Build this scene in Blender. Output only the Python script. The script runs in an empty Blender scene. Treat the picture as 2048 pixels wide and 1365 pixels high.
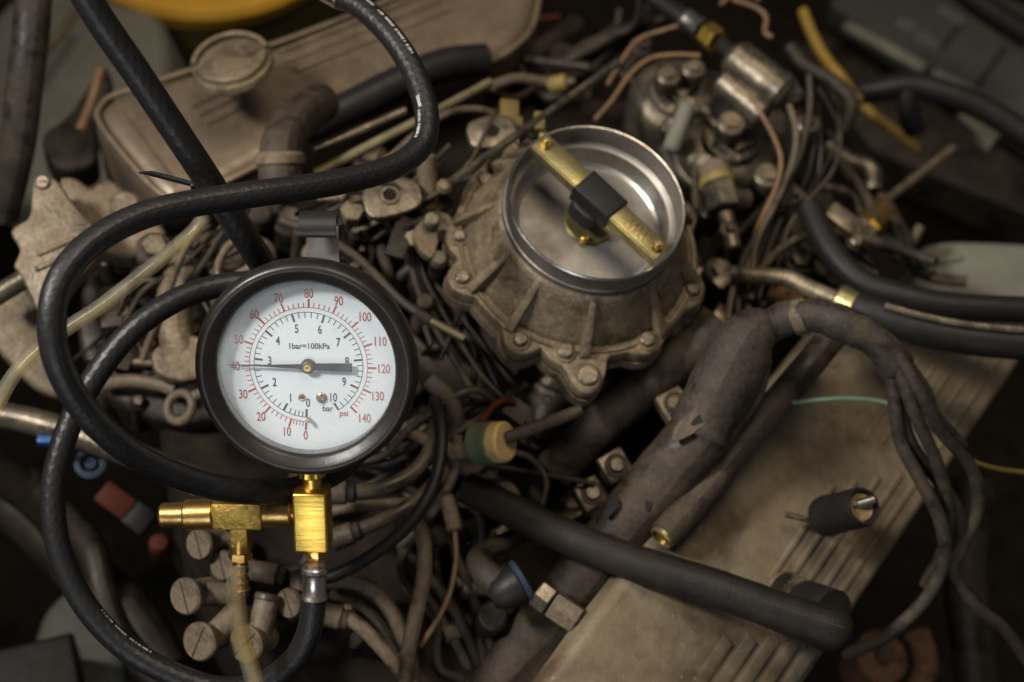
import bpy, bmesh, math, random
from mathutils import Vector, Matrix
random.seed(7)
scene = bpy.context.scene
COL = scene.collection
rad = math.radians

# ------------------------------------------------------------------ camera
FPX = 2048 * 50 / 36.0                      # focal length in photo pixels
TILT, LEAN = rad(29), rad(22)               # carburettor axis against the view axis
ZC = Vector((math.sin(TILT) * math.sin(LEAN), math.sin(TILT) * math.cos(LEAN), math.cos(TILT)))
XC = (Vector((1, 0, 0)) - ZC * ZC.x).normalized()
YC = ZC.cross(XC)
ROT = Matrix((XC, YC, ZC))                  # camera axes -> world axes (engine upright)
def _cam(px, py, d):
    return Vector(((px - 1024) / FPX * d, -(py - 682.5) / FPX * d, -d)) * 0.001
CAMLOC = -(ROT @ _cam(1195, 402, 590)) + Vector((0, 0, 0.10))   # carburettor rim sits 0.10 m above the origin
cam_d = bpy.data.cameras.new('camera')
cam = bpy.data.objects.new('camera', cam_d); COL.objects.link(cam)
cam.matrix_world = Matrix.Translation(CAMLOC) @ ROT.to_4x4()
cam_d.lens = 50; cam_d.sensor_width = 36; cam_d.clip_start = 0.02; cam_d.clip_end = 50
cam_d.dof.use_dof = True; cam_d.dof.focus_distance = 0.513; cam_d.dof.aperture_fstop = 6.6
scene.camera = cam

# ------------------------------------------------------------------ light
world = bpy.data.worlds.new('World'); scene.world = world; world.use_nodes = True
bg = world.node_tree.nodes['Background']
bg.inputs[0].default_value = (0.92, 0.96, 1.0, 1); bg.inputs[1].default_value = 0.055
def area(name, c, target, size, watts, col, spread=180):
    l = bpy.data.lights.new(name, 'AREA'); l.shape = 'DISK'; l.size = size; l.energy = watts; l.color = col
    l.spread = rad(spread)
    o = bpy.data.objects.new(name, l); COL.objects.link(o)
    p = CAMLOC + ROT @ Vector(c); t = CAMLOC + ROT @ _cam(*target)
    o.matrix_world = Matrix.Translation(p) @ (t - p).to_track_quat('-Z', 'Y').to_matrix().to_4x4()
    return o
def spot(name, c, target, radius, watts, col, size, blend):
    l = bpy.data.lights.new(name, 'SPOT'); l.shadow_soft_size = radius; l.energy = watts; l.color = col; l.spot_size = rad(size); l.spot_blend = blend
    o = bpy.data.objects.new(name, l); COL.objects.link(o)
    p = CAMLOC + ROT @ Vector(c); t = CAMLOC + ROT @ _cam(*target)
    o.matrix_world = Matrix.Translation(p) @ (t - p).to_track_quat('-Z', 'Y').to_matrix().to_4x4()
spot('key_spot', (-0.58, 0.36, 0.12), (840, 600, 550), 0.085, 42, (1.0, 0.96, 0.90), 46, 1.0)  # key from upper left; soft cone added to darken the corners
area('warm_fill', (0.20, 0.85, 0.30), (850, 250, 680), 0.6, 2.9, (1.0, 0.84, 0.64), 120)  # unseen fill, added to lift the upper area and the midtones
area('brass_fill', (-0.22, -0.62, 0.22), (600, 900, 530), 0.45, 0.5, (0.90, 0.95, 1.0), 100)  # unseen soft source added below the camera so the brass reflects bright
vs = scene.view_settings
vs.view_transform = 'Standard'; vs.look = 'None'; vs.exposure = 0.0; vs.gamma = 1.0; vs.use_curve_mapping = False
scene.cycles.use_denoising = True
scene.cycles.max_bounces = 8; scene.cycles.transparent_max_bounces = 16
scene.cycles.caustics_reflective = False; scene.cycles.caustics_refractive = False
scene.cycles.sample_clamp_indirect = 4.0

# ------------------------------------------------------------------ place helpers
def P(px, py, d):                            # photo pixel at a distance of d mm along the view axis -> world point (m)
    return CAMLOC + ROT @ _cam(px, py, d)
def CW(v):                                   # direction in camera axes -> world
    return (ROT @ Vector(v)).normalized()
def FR(px, py, d, z=ZC, x=(1, 0, 0)):        # frame at a point, z and x given in camera axes
    zz = CW(z); xx = CW(x); xx = (xx - zz * xx.dot(zz)).normalized(); yy = zz.cross(xx)
    m = Matrix((xx, yy, zz)).transposed().to_4x4(); m.translation = P(px, py, d)
    return m
def on_plane(Mx, pix):                       # pixels -> 2D mm in the frame's own plane
    n = Mx.to_3x3().col[2]; o = Mx.translation; inv = Mx.inverted(); out = []
    for px, py in pix:
        r = P(px, py, 1000) - CAMLOC
        t = (o - CAMLOC).dot(n) / r.dot(n)
        q = inv @ (CAMLOC + r * t); out.append((q.x * 1000, q.y * 1000))
    return out

# ------------------------------------------------------------------ materials
MATS = {}
GRIMY = {'dusty_rubber', 'tan_rubber', 'brown_rubber', 'cap_rubber', 'cast_dusty', 'cast_grey', 'cast_dark', 'block_dark', 'cover_paint', 'cover_brown', 'rust', 'tape_torn', 'grommet_dust', 'steel_dusty'}
def mat(name, c1, c2=None, rough=0.6, metal=0.0, ns=140, bump=0.25, dust=0.0, dustc=(.27, .21, .145), lo=.35, hi=.65, coat=0, braid=False, fine=900, speck=0, stretch=None, grease=.8):
    m = bpy.data.materials.new(name); m.use_nodes = True; MATS[name] = m
    nt = m.node_tree; N = nt.nodes; L = nt.links; b = N['Principled BSDF']
    c2 = c2 or tuple(x * .65 for x in c1)
    if name in GRIMY: c1, c2, dustc = (tuple(x * y * .80 for x, y in zip(c, (1.06, .97, .83))) for c in (c1, c2, dustc))
    tc = N.new('ShaderNodeTexCoord')
    n1 = N.new('ShaderNodeTexNoise'); n1.inputs['Scale'].default_value = ns; n1.inputs['Detail'].default_value = 6; n1.inputs['Roughness'].default_value = .62
    if stretch:
        sm = N.new('ShaderNodeMapping'); sm.inputs['Scale'].default_value = stretch; L.new(tc.outputs['Object'], sm.inputs[0]); L.new(sm.outputs[0], n1.inputs['Vector'])
    else: L.new(tc.outputs['Object'], n1.inputs['Vector'])
    mr = N.new('ShaderNodeMapRange'); mr.inputs[1].default_value = lo; mr.inputs[2].default_value = hi
    L.new(n1.outputs[0], mr.inputs[0])
    mx = N.new('ShaderNodeMix'); mx.data_type = 'RGBA'
    mx.inputs[6].default_value = (*c1, 1); mx.inputs[7].default_value = (*c2, 1)
    L.new(mr.outputs[0], mx.inputs[0]); col = mx.outputs[2]
    n2 = N.new('ShaderNodeTexNoise'); n2.inputs['Scale'].default_value = fine; n2.inputs['Detail'].default_value = 3
    L.new(tc.outputs['Object'], n2.inputs['Vector'])
    b.inputs['Metallic'].default_value = metal
    if name in ('hose_rubber', 'boot_rubber', 'black_rubber', 'block_dark', 'oily_rubber', 'red_plastic', 'blue_grey'): b.inputs['Specular IOR Level'].default_value = .12 if name in ('block_dark', 'red_plastic', 'blue_grey') else .28 if name in ('oily_rubber', 'black_rubber') else .42
    rr = N.new('ShaderNodeMapRange'); rr.inputs[3].default_value = max(.03, rough - .12); rr.inputs[4].default_value = min(1, rough + .15)
    L.new(n1.outputs[0], rr.inputs[0]); rout = rr.outputs[0]
    if dust > 0:
        n3 = N.new('ShaderNodeTexNoise'); n3.inputs['Scale'].default_value = ns * .45; n3.inputs['Detail'].default_value = 9; n3.inputs['Roughness'].default_value = .7
        L.new(tc.outputs['Object'], n3.inputs['Vector'])
        dr = N.new('ShaderNodeMapRange'); dr.inputs[1].default_value = .62 - dust * .42; dr.inputs[2].default_value = .85 - dust * .35
        dr.inputs[4].default_value = min(1, dust * 1.15)
        L.new(n3.outputs[0], dr.inputs[0])
        mx2 = N.new('ShaderNodeMix'); mx2.data_type = 'RGBA'; L.new(dr.outputs[0], mx2.inputs[0])
        L.new(col, mx2.inputs[6]); mx2.inputs[7].default_value = (*dustc, 1); col = mx2.outputs[2]
        ra = N.new('ShaderNodeMix'); L.new(dr.outputs[0], ra.inputs[0]); L.new(rout, ra.inputs[2]); ra.inputs[3].default_value = .9; rout = ra.outputs[0]
        if metal > 0:
            ma = N.new('ShaderNodeMath'); ma.operation = 'MULTIPLY_ADD'; L.new(dr.outputs[0], ma.inputs[0]); ma.inputs[1].default_value = -metal; ma.inputs[2].default_value = metal
            L.new(ma.outputs[0], b.inputs['Metallic'])
    if name in GRIMY:                        # greasy dark patches and fine pale dust
        ng = N.new('ShaderNodeTexNoise'); ng.inputs['Scale'].default_value = ns * .55; ng.inputs['Detail'].default_value = 10; ng.inputs['Roughness'].default_value = .68; ng.inputs['Distortion'].default_value = .6
        of = N.new('ShaderNodeVectorMath'); of.operation = 'ADD'; of.inputs[1].default_value = (3.1, 1.7, 5.3); L.new(tc.outputs['Object'], of.inputs[0]); L.new(of.outputs[0], ng.inputs['Vector'])
        gr = N.new('ShaderNodeMapRange'); gr.inputs[1].default_value = .50; gr.inputs[2].default_value = .66; gr.inputs[4].default_value = grease; L.new(ng.outputs[0], gr.inputs[0])
        gm_ = N.new('ShaderNodeMix'); gm_.data_type = 'RGBA'; L.new(gr.outputs[0], gm_.inputs[0]); L.new(col, gm_.inputs[6]); gm_.inputs[7].default_value = (*(x * .30 for x in c2), 1); col = gm_.outputs[2]
        gq = N.new('ShaderNodeMix'); L.new(gr.outputs[0], gq.inputs[0]); L.new(rout, gq.inputs[2]); gq.inputs[3].default_value = .26; rout = gq.outputs[0]
        nf_ = N.new('ShaderNodeTexNoise'); nf_.inputs['Scale'].default_value = ns * 5; nf_.inputs['Detail'].default_value = 4; L.new(tc.outputs['Object'], nf_.inputs['Vector'])
        fr_ = N.new('ShaderNodeMapRange'); fr_.inputs[1].default_value = .3; fr_.inputs[2].default_value = .7; fr_.inputs[3].default_value = .72 if grease > .6 else .9; fr_.inputs[4].default_value = 1.28 if grease > .6 else 1.1; L.new(nf_.outputs[0], fr_.inputs[0])
        hs = N.new('ShaderNodeVectorMath'); hs.operation = 'SCALE'; L.new(col, hs.inputs[0]); L.new(fr_.outputs[0], hs.inputs['Scale']); col = hs.outputs[0]
    if speck > 0:
        vn = N.new('ShaderNodeTexNoise'); vn.inputs['Scale'].default_value = 330; vn.inputs['Detail'].default_value = 2
        L.new(tc.outputs['Object'], vn.inputs['Vector'])
        vr = N.new('ShaderNodeMapRange'); vr.inputs[1].default_value = .70; vr.inputs[2].default_value = .78; L.new(vn.outputs[0], vr.inputs[0])
        vm = N.new('ShaderNodeMix'); vm.data_type = 'RGBA'; 
        ml = N.new('ShaderNodeMath'); ml.operation = 'MULTIPLY'; L.new(vr.outputs[0], ml.inputs[0]); ml.inputs[1].default_value = speck
        L.new(ml.outputs[0], vm.inputs[0]); L.new(col, vm.inputs[6]); vm.inputs[7].default_value = (.42, .31, .17, 1); col = vm.outputs[2]
    L.new(col, b.inputs['Base Color']); L.new(rout, b.inputs['Roughness'])
    if coat: b.inputs['Coat Weight'].default_value = coat; b.inputs['Coat Roughness'].default_value = .15
    bp = N.new('ShaderNodeBump'); bp.inputs['Strength'].default_value = bump; bp.inputs['Distance'].default_value = .0012
    ad = N.new('ShaderNodeMath'); ad.operation = 'MULTIPLY_ADD'; L.new(n2.outputs[0], ad.inputs[0]); ad.inputs[1].default_value = .35; L.new(n1.outputs[0], ad.inputs[2])
    h = ad.outputs[0]
    if braid:                                # woven cord showing faintly through the hose skin
        uv = N.new('ShaderNodeUVMap')
        ws = []
        for sgn in (1, -1):
            mp = N.new('ShaderNodeMapping'); mp.inputs['Rotation'].default_value = (0, 0, sgn * rad(58)); L.new(uv.outputs[0], mp.inputs[0])
            w = N.new('ShaderNodeTexWave'); w.inputs['Scale'].default_value = 1.15; w.inputs['Distortion'].default_value = .5; L.new(mp.outputs[0], w.inputs[0]); ws.append(w)
        wm = N.new('ShaderNodeMath'); wm.operation = 'MAXIMUM'; L.new(ws[0].outputs[1], wm.inputs[0]); L.new(ws[1].outputs[1], wm.inputs[1])
        wa = N.new('ShaderNodeMath'); wa.operation = 'MULTIPLY_ADD'; L.new(wm.outputs[0], wa.inputs[0]); wa.inputs[1].default_value = .30; L.new(h, wa.inputs[2]); h = wa.outputs[0]
    L.new(h, bp.inputs['Height']); L.new(bp.outputs[0], b.inputs['Normal'])
    return m

mat('hose_rubber', (.015, .0145, .015), (.010, .0095, .010), .40, 0, 160, .22, .12, (.05, .043, .036), braid=True)
mat('boot_rubber', (.022, .018, .016), (.012, .010, .009), .35, 0, 130, .08, .14, (.10, .08, .06))
mat('black_rubber', (.015, .014, .014), (.010, .009, .009), .48, 0, 120, .2, .2, (.030, .025, .020))
mat('dusty_rubber', (.045, .036, .029), (.028, .023, .019), .7, 0, 110, .3, .45, (.13, .10, .072))
mat('tan_rubber', (.13, .104, .078), (.08, .064, .048), .58, 0, 100, .3, .5, (.22, .175, .125))
mat('brown_rubber', (.062, .046, .034), (.036, .028, .021), .7, 0, 90, .3, .4, (.13, .098, .066))
mat('cap_rubber', (.19, .155, .118), (.14, .112, .085), .62, 0, 120, .25, .4, (.26, .21, .155))
mat('cast_dusty', (.25, .21, .16), (.15, .122, .09), .52, .35, 120, .6, .42, (.28, .225, .155))
mat('cast_grey', (.27, .25, .22), (.14, .128, .11), .34, .75, 130, .4, .3, (.26, .215, .15))
mat('cast_dark', (.05, .042, .035), (.024, .02, .017), .5, .4, 90, .5, .4, (.10, .078, .053))
mat('block_dark', (.026, .021, .017), (.012, .010, .009), .85, 0, 50, .5, .35, (.04, .031, .022), grease=.25)
mat('cover_paint', (.26, .235, .185), (.17, .125, .085), .55, .1, 42, .4, .4, (.30, .27, .21), speck=1, grease=.59)
mat('cover_brown', (.25, .205, .165), (.16, .125, .098), .36, .3, 40, .3, .25, (.25, .20, .15), grease=.4)
mat('steel', (.62, .60, .56), (.42, .39, .35), .28, 1, 150, .12, .1)
mat('steel_dusty', (.38, .35, .30), (.24, .21, .17), .42, .8, 150, .25, .4)
mat('machined', (.58, .55, .51), (.40, .37, .33), .40, 1, 50, .1, .34, (.26, .17, .075))
mat('floor_metal', (.33, .325, .32), (.22, .21, .20), .36, .9, 30, .12, .42, (.15, .10, .05))
mat('strap_lit_metal', (.42, .40, .39), (.26, .25, .24), .36, .7, 120, .1, .12)  # lit copy of the hook's metal, light painted in as paler grey
mat('hook_metal', (.10, .095, .092), (.06, .057, .055), .34, .6, 200, .08)
mat('rim_metal', (.34, .31, .28), (.22, .195, .17), .46, .75, 90, .15, .35, (.17, .14, .105))
mat('crimp', (.72, .64, .60), (.55, .47, .43), .3, 1, 200, .1)
mat('brass', (.95, .65, .14), (.84, .54, .10), .32, 1, 900, .12, stretch=(.05, 1, 1), lo=.3, hi=.7)
mat('brass_cast', (.62, .42, .10), (.42, .28, .07), .42, .95, 400, .55)
mat('brass_old', (.60, .38, .12), (.38, .23, .08), .3, .95, 140, .12)
mat('zinc_gold', (.40, .35, .16), (.27, .235, .11), .36, .85, 110, .2, .2, (.16, .125, .06))
mat('olive_pipe', (.25, .215, .115), (.15, .125, .07), .5, .3, 110, .2, .3)
mat('rust', (.20, .10, .05), (.12, .06, .03), .8, 0, 120, .4, .3)
mat('copper_tan', (.23, .125, .055), (.14, .082, .042), .5, 0, 120, .1, .25)
mat('yellow_plastic', (.78, .44, .04), (.66, .36, .03), .45, 0, 60, .08, .15)
mat('ochre', (.40, .235, .03), (.28, .165, .025), .5, 0, 90, .1, .2)
mat('oily_rubber', (.014, .012, .0105), (.008, .007, .006), .5, 0, 60, .4, .36, (.05, .036, .025))
mat('olive_tank', (.20, .165, .055), (.15, .125, .045), .5, 0, 40, .1, .15)
mat('pale_tank', (.20, .195, .155), (.14, .135, .11), .6, 0, 30, .15, .3, (.22, .195, .15))
mat('dark_panel', (.075, .074, .063), (.055, .055, .047), .55, .1, 30, .15, .25, (.10, .095, .078))
mat('panel_edge', (.30, .29, .22), (.22, .21, .16), .5, .2, 60, .15, .2)
mat('sticker', (.15, .14, .14), (.09, .085, .085), .6, 0, 120, .1, .2)
mat('green_plastic', (.085, .115, .062), (.06, .085, .05), .6, 0, 120, .2, .25, (.18, .16, .11))
mat('cream_plastic', (.55, .38, .15), (.43, .29, .11), .55, 0, 120, .15, .2)
mat('blue_plastic', (.015, .10, .34), (.012, .07, .24), .4, 0, 120, .1)
mat('blue_grey', (.035, .048, .075), (.02, .028, .045), .5, 0, 120, .1, .05)
mat('red_plastic', (.085, .022, .011), (.06, .017, .01), .55, 0, 90, .1, .05)
mat('green_wire', (.13, .20, .13), (.09, .15, .10), .6, 0, 120, .1, .2)
mat('yellow_wire', (.26, .19, .045), (.17, .13, .04), .6, 0, 120, .1, .2)
mat('black_paint', (.028, .026, .026), (.018, .017, .017), .33, .2, 200, .08)
mat('dial_white', (.69, .72, .74), (.665, .695, .72), .55, 0, 60, .02)
mat('print_red', (.36, .018, .014), (.32, .016, .012), .6, 0, 400, 0)
mat('print_black', (.022, .022, .024), (.018, .018, .02), .6, 0, 400, 0)
mat('print_white', (.62, .62, .60), (.40, .40, .39), .6, 0, 700, .05)
mat('needle_black', (.010, .010, .011), (.010, .010, .011), .6, 0, 300, .03)
mat('tape_torn', (.16, .125, .095), (.07, .06, .06), .75, 0, 200, .5, .3)
mat('grommet_dust', (.36, .26, .15), (.22, .155, .09), .85, 0, 300, .5, .4, (.42, .31, .18))

def glassy(name, tint, smudge, gloss_rough=.04, specks=True, fres=1.45):
    m = bpy.data.materials.new(name); m.use_nodes = True; MATS[name] = m
    nt = m.node_tree; N = nt.nodes; L = nt.links; N.remove(N['Principled BSDF'])
    tr = N.new('ShaderNodeBsdfTransparent'); tr.inputs[0].default_value = (*tint, 1)
    gl = N.new('ShaderNodeBsdfGlossy'); gl.inputs['Roughness'].default_value = gloss_rough
    fr = N.new('ShaderNodeFresnel'); fr.inputs[0].default_value = fres
    ge = N.new('ShaderNodeNewGeometry'); iv = N.new('ShaderNodeMath'); iv.operation = 'SUBTRACT'; iv.inputs[0].default_value = 1; L.new(ge.outputs['Backfacing'], iv.inputs[1])
    fm_ = N.new('ShaderNodeMath'); fm_.operation = 'MULTIPLY'; L.new(fr.outputs[0], fm_.inputs[0]); L.new(iv.outputs[0], fm_.inputs[1])
    a = N.new('ShaderNodeMixShader'); L.new(fm_.outputs[0], a.inputs[0]); L.new(tr.outputs[0], a.inputs[1]); L.new(gl.outputs[0], a.inputs[2])
    df = N.new('ShaderNodeBsdfDiffuse'); df.inputs[0].default_value = (.72, .73, .74, 1) if specks else (.74, .70, .58, 1)
    tc = N.new('ShaderNodeTexCoord'); no = N.new('ShaderNodeTexNoise'); no.inputs['Scale'].default_value = 60 if specks else 90; no.inputs['Detail'].default_value = 10
    no.inputs['Roughness'].default_value = .75; L.new(tc.outputs['Object'], no.inputs['Vector'])
    mr = N.new('ShaderNodeMapRange'); mr.inputs[1].default_value = .45 if specks else .2; mr.inputs[2].default_value = .9; mr.inputs[4].default_value = smudge; L.new(no.outputs[0], mr.inputs[0])
    f = mr.outputs[0]
    if specks:
        n2 = N.new('ShaderNodeTexNoise'); n2.inputs['Scale'].default_value = 1500; n2.inputs['Detail'].default_value = 1; L.new(tc.outputs['Object'], n2.inputs['Vector'])
        m2 = N.new('ShaderNodeMapRange'); m2.inputs[1].default_value = .73; m2.inputs[2].default_value = .78; m2.inputs[4].default_value = .55; L.new(n2.outputs[0], m2.inputs[0])
        mm = N.new('ShaderNodeMath'); mm.operation = 'MULTIPLY'; L.new(m2.outputs[0], mm.inputs[0]); L.new(no.outputs[0], mm.inputs[1])
        ad = N.new('ShaderNodeMath'); ad.operation = 'ADD'; ad.use_clamp = True; L.new(f, ad.inputs[0]); L.new(mm.outputs[0], ad.inputs[1]); f = ad.outputs[0]
    if specks:                               # dust haze towards the lens edge, with reflected glare painted in
        ln_ = N.new('ShaderNodeVectorMath'); ln_.operation = 'LENGTH'; L.new(tc.outputs['Object'], ln_.inputs[0])
        lr = N.new('ShaderNodeMapRange'); lr.inputs[1].default_value = .021; lr.inputs[2].default_value = .033; lr.inputs[4].default_value = .16; L.new(ln_.outputs['Value'], lr.inputs[0])
        lm_ = N.new('ShaderNodeMath'); lm_.operation = 'MULTIPLY'; L.new(lr.outputs[0], lm_.inputs[0]); L.new(no.outputs[0], lm_.inputs[1])
        la = N.new('ShaderNodeMath'); la.operation = 'ADD'; la.use_clamp = True; L.new(f, la.inputs[0]); L.new(lm_.outputs[0], la.inputs[1]); f = la.outputs[0]
    s = N.new('ShaderNodeMixShader'); L.new(f, s.inputs[0]); L.new(a.outputs[0], s.inputs[1]); L.new(df.outputs[0], s.inputs[2])
    L.new(s.outputs[0], N['Material Output'].inputs[0])
glassy('gauge_glass', (.97, .985, .99), .11)
glassy('clear_tube', (.95, .915, .80), .22, .07, False, 1.7)
glassy('amber_tube', (.90, .83, .62), .17, .08, False, 1.7)

# ------------------------------------------------------------------ mesh helpers (local units: mm)
def finish(verts, faces, name, M, sharp=38, uvs=None):
    me = bpy.data.meshes.new(name)
    me.from_pydata([tuple(c * .001 for c in v) for v in verts], [], faces); me.validate(); me.update()
    bm = bmesh.new(); bm.from_mesh(me); bmesh.ops.recalc_face_normals(bm, faces=bm.faces); bm.to_mesh(me); bm.free()
    if uvs:
        lay = me.uv_layers.new(name='UVMap')
        for lp in me.loops: lay.data[lp.index].uv = uvs[lp.vertex_index]
    me.shade_smooth(); me.set_sharp_from_angle(angle=rad(sharp))
    me.materials.append(MATS[M]); return me
def lathe(prof, seg=40, z=0, x=0, y=0, wob=None):
    v, f = [], []
    ring = []
    for r, h in prof:
        if r <= 1e-6: ring.append([len(v)]); v.append((x, y, z + h)); continue
        ids = []
        for i in range(seg):
            a = 2 * math.pi * i / seg; rr = r * (wob(a) if wob else 1)
            ids.append(len(v)); v.append((x + rr * math.cos(a), y + rr * math.sin(a), z + h))
        ring.append(ids)
    for A, B in zip(ring, ring[1:]):
        if len(A) == 1 and len(B) == 1: continue
        for i in range(seg):
            j = (i + 1) % seg
            if len(A) == 1: f.append((A[0], B[i], B[j]))
            elif len(B) == 1: f.append((A[i], B[0], A[j]))
            else: f.append((A[i], B[i], B[j], A[j]))
    return v, f
def cyl(r, z0, z1, seg=24, bev=.6, x=0, y=0):
    b = min(bev, r * .45, abs(z1 - z0) * .45)
    return lathe([(0, z0), (r - b, z0), (r, z0 + b), (r, z1 - b), (r - b, z1), (0, z1)], seg, 0, x, y)
def hexa(r, z0, z1, x=0, y=0): return cyl(r, z0, z1, 6, .5, x, y)
def ring(ro, ri, z0, z1, seg=40, bev=.5):
    return lathe([(ri, z0), (ro - bev, z0), (ro, z0 + bev), (ro, z1 - bev), (ro - bev, z1), (ri + bev, z1), (ri, z1 - bev), (ri, z0)], seg)
def along(vf, a, b=None, roll=0):            # turn a z-axis shape onto the direction a->b (mm vectors)
    v, f = vf; a = Vector(a)
    d = (Vector(b) - a).normalized()
    q = d.to_track_quat('Z', 'Y').to_matrix() @ Matrix.Rotation(roll, 3, 'Z')
    return [tuple(q @ Vector(p) + a) for p in v], f
def cylab(r, a, b, seg=20, bev=.6): return along(cyl(r, 0, (Vector(b) - Vector(a)).length, seg, bev), a, b)
def join(*vfs):
    V, F = [], []
    for v, f in vfs:
        n = len(V); V += list(v); F += [tuple(i + n for i in q) for q in f]
    return V, F
def bm_out(bm):
    bm.verts.index_update(); v = [tuple(x.co) for x in bm.verts]; f = [tuple(x.index for x in q.verts) for q in bm.faces]; bm.free(); return v, f
def box(cx, cy, cz, sx, sy, sz, bev=.6, seg=2):
    bm = bmesh.new(); bmesh.ops.create_cube(bm, size=1)
    for q in bm.verts: q.co = Vector((cx + q.co.x * sx, cy + q.co.y * sy, cz + q.co.z * sz))
    if bev: bmesh.ops.bevel(bm, geom=list(bm.edges), offset=min(bev, min(sx, sy, sz) * .4), segments=seg, affect='EDGES', profile=.5)
    return bm_out(bm)
def extr(poly, z0, z1, bev=1.0, seg=3):
    bm = bmesh.new(); vs_ = [bm.verts.new((x, y, z0)) for x, y in poly]; fc = bm.faces.new(vs_)
    r = bmesh.ops.extrude_face_region(bm, geom=[fc]); top = [e for e in r['geom'] if isinstance(e, bmesh.types.BMVert)]
    for q in top: q.co.z = z1
    bm.normal_update()
    if bev:
        te = [e for e in bm.edges if all(abs(q.co.z - z1) < 1e-6 for q in e.verts)]
        bmesh.ops.bevel(bm, geom=te, offset=bev, segments=seg, affect='EDGES', profile=.5)
    bmesh.ops.triangulate(bm, faces=[q for q in bm.faces if len(q.verts) > 4])
    return bm_out(bm)
def smooth_poly(pts, n=4):                   # round a closed outline by cutting its corners
    for _ in range(2 if n < 4 else 3):
        out = []
        for i in range(len(pts)):
            a, b = Vector(pts[i]), Vector(pts[(i + 1) % len(pts)]); out += [tuple(a.lerp(b, .2)), tuple(a.lerp(b, .8))]
        pts = out
    return pts
def spline(pts, n=8):
    p = [pts[0] * 2 - pts[1]] + list(pts) + [pts[-1] * 2 - pts[-2]]; out = []
    for i in range(1, len(p) - 2):
        p0, p1, p2, p3 = p[i - 1:i + 3]
        for s in range(n):
            t = s / n
            out.append(.5 * ((2 * p1) + (-p0 + p2) * t + (2 * p0 - 5 * p1 + 4 * p2 - p3) * t * t + (-p0 + 3 * p1 - 3 * p2 + p3) * t ** 3))
    out.append(pts[-1].copy()); return out
def frames(pts):
    T = [(pts[min(i + 1, len(pts) - 1)] - pts[max(i - 1, 0)]).normalized() for i in range(len(pts))]
    up = Vector((.31, .2, .93)); n = (up - T[0] * up.dot(T[0])).normalized(); out = []
    for t in T:
        n = (n - t * n.dot(t)).normalized(); out.append((t, n, t.cross(n)))
    return out
def tube(pts, r, seg=16, cap=True, wob=0, flat=1):   # pts in mm; r number or list; flat squashes the section
    fr = frames(pts); V, F, U = [], [], []; L = 0
    for i, (p, (t, n, b)) in enumerate(zip(pts, fr)):
        if i: L += (p - pts[i - 1]).length
        rr = r[i] if isinstance(r, (list, tuple)) else r
        if wob: rr *= 1 + wob * (math.sin(L * .23 + 1) * .5 + math.sin(L * .61) * .3 + random.uniform(-.25, .25))
        for k in range(seg + 1):
            a = 2 * math.pi * k / seg
            V.append(tuple(p + n * rr * math.cos(a) + b * rr * flat * math.sin(a))); U.append((L * .1, k / seg * 2.8))
    w = seg + 1
    for i in range(len(pts) - 1):
        for k in range(seg): F.append((i * w + k, i * w + k + 1, (i + 1) * w + k + 1, (i + 1) * w + k))
    if cap:
        for s, e in ((0, 1), (len(pts) - 1, -1)):
            V.append(tuple(pts[s])); U.append((0, 0))
            for k in range(seg): F.append((len(V) - 1, s * w + k, s * w + k + 1))
    return V, F, U

# ------------------------------------------------------------------ things
class Thing:
    def __init__(s, name, label, cat, Mx, group=None, kind=None):
        s.o = bpy.data.objects.new(name, None); COL.objects.link(s.o); s.M = Mx; s.o.matrix_world = Mx
        s.o.empty_display_size = .005
        if kind: s.o['kind'] = kind
        if label: s.o['label'] = label
        if cat: s.o['category'] = cat
        if group: s.o['group'] = group
    def part(s, name, vf, m, parent=None, label=None, sharp=38, mesh=None):
        me = mesh or finish(vf[0], vf[1], name, m, sharp, vf[2] if vf and len(vf) > 2 else None)
        o = bpy.data.objects.new(name, me); COL.objects.link(o); o.parent = parent or s.o
        if label: o['label'] = label
        return o
    def loc(s, px, py, d): return (s.M.inverted() @ P(px, py, d)) * 1000
    def path(s, pts, n=8): return spline([s.loc(*p[:3]) for p in pts], n)
def single(name, label, cat, vf, m, Mx, group=None, kind=None, sharp=38):
    me = finish(vf[0], vf[1], name, m, sharp, vf[2] if len(vf) > 2 else None)
    o = bpy.data.objects.new(name, me); COL.objects.link(o); o.matrix_world = Mx
    if label: o['label'] = label
    if cat: o['category'] = cat
    if group: o['group'] = group
    if kind: o['kind'] = kind
    return o
def base(px, py, d): return Matrix.Translation(P(px, py, d))
def rmm(rpx, d): return rpx * d / FPX
def pipe(name, label, cat, pts, rpx, m, group=None, n=8, seg=16, wob=0.0, taper=None):
    Mx = base(*pts[0][:3]); inv = Mx.inverted()
    q = spline([(inv @ P(*p[:3])) * 1000 for p in pts], n)
    dm = sum(p[2] for p in pts) / len(pts); r = rmm(rpx, dm)
    if taper: r = [r * (1 + (taper - 1) * i / (len(q) - 1)) for i in range(len(q))]
    return single(name, label, cat, tube(q, r, seg, True, wob), m, Mx, group)
def text_mesh(s, size, m, sx=1.0, bold=0.0):
    c = bpy.data.curves.new('t', 'FONT'); c.body = s; c.size = size * .001; c.align_x = 'CENTER'; c.align_y = 'CENTER'
    c.offset = bold * .001; c.extrude = .00002
    o = bpy.data.objects.new('t', c); COL.objects.link(o); bpy.context.view_layer.update()
    dg = bpy.context.evaluated_depsgraph_get(); me = bpy.data.meshes.new_from_object(o.evaluated_get(dg))
    xs = [v.co.x for v in me.vertices]; ys = [v.co.y for v in me.vertices]
    cx, cy = (max(xs) + min(xs)) / 2, (max(ys) + min(ys)) / 2
    for v in me.vertices: v.co.x = (v.co.x - cx) * sx; v.co.y -= cy
    me.materials.clear(); me.materials.append(MATS[m]); bpy.data.objects.remove(o); return me

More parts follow.
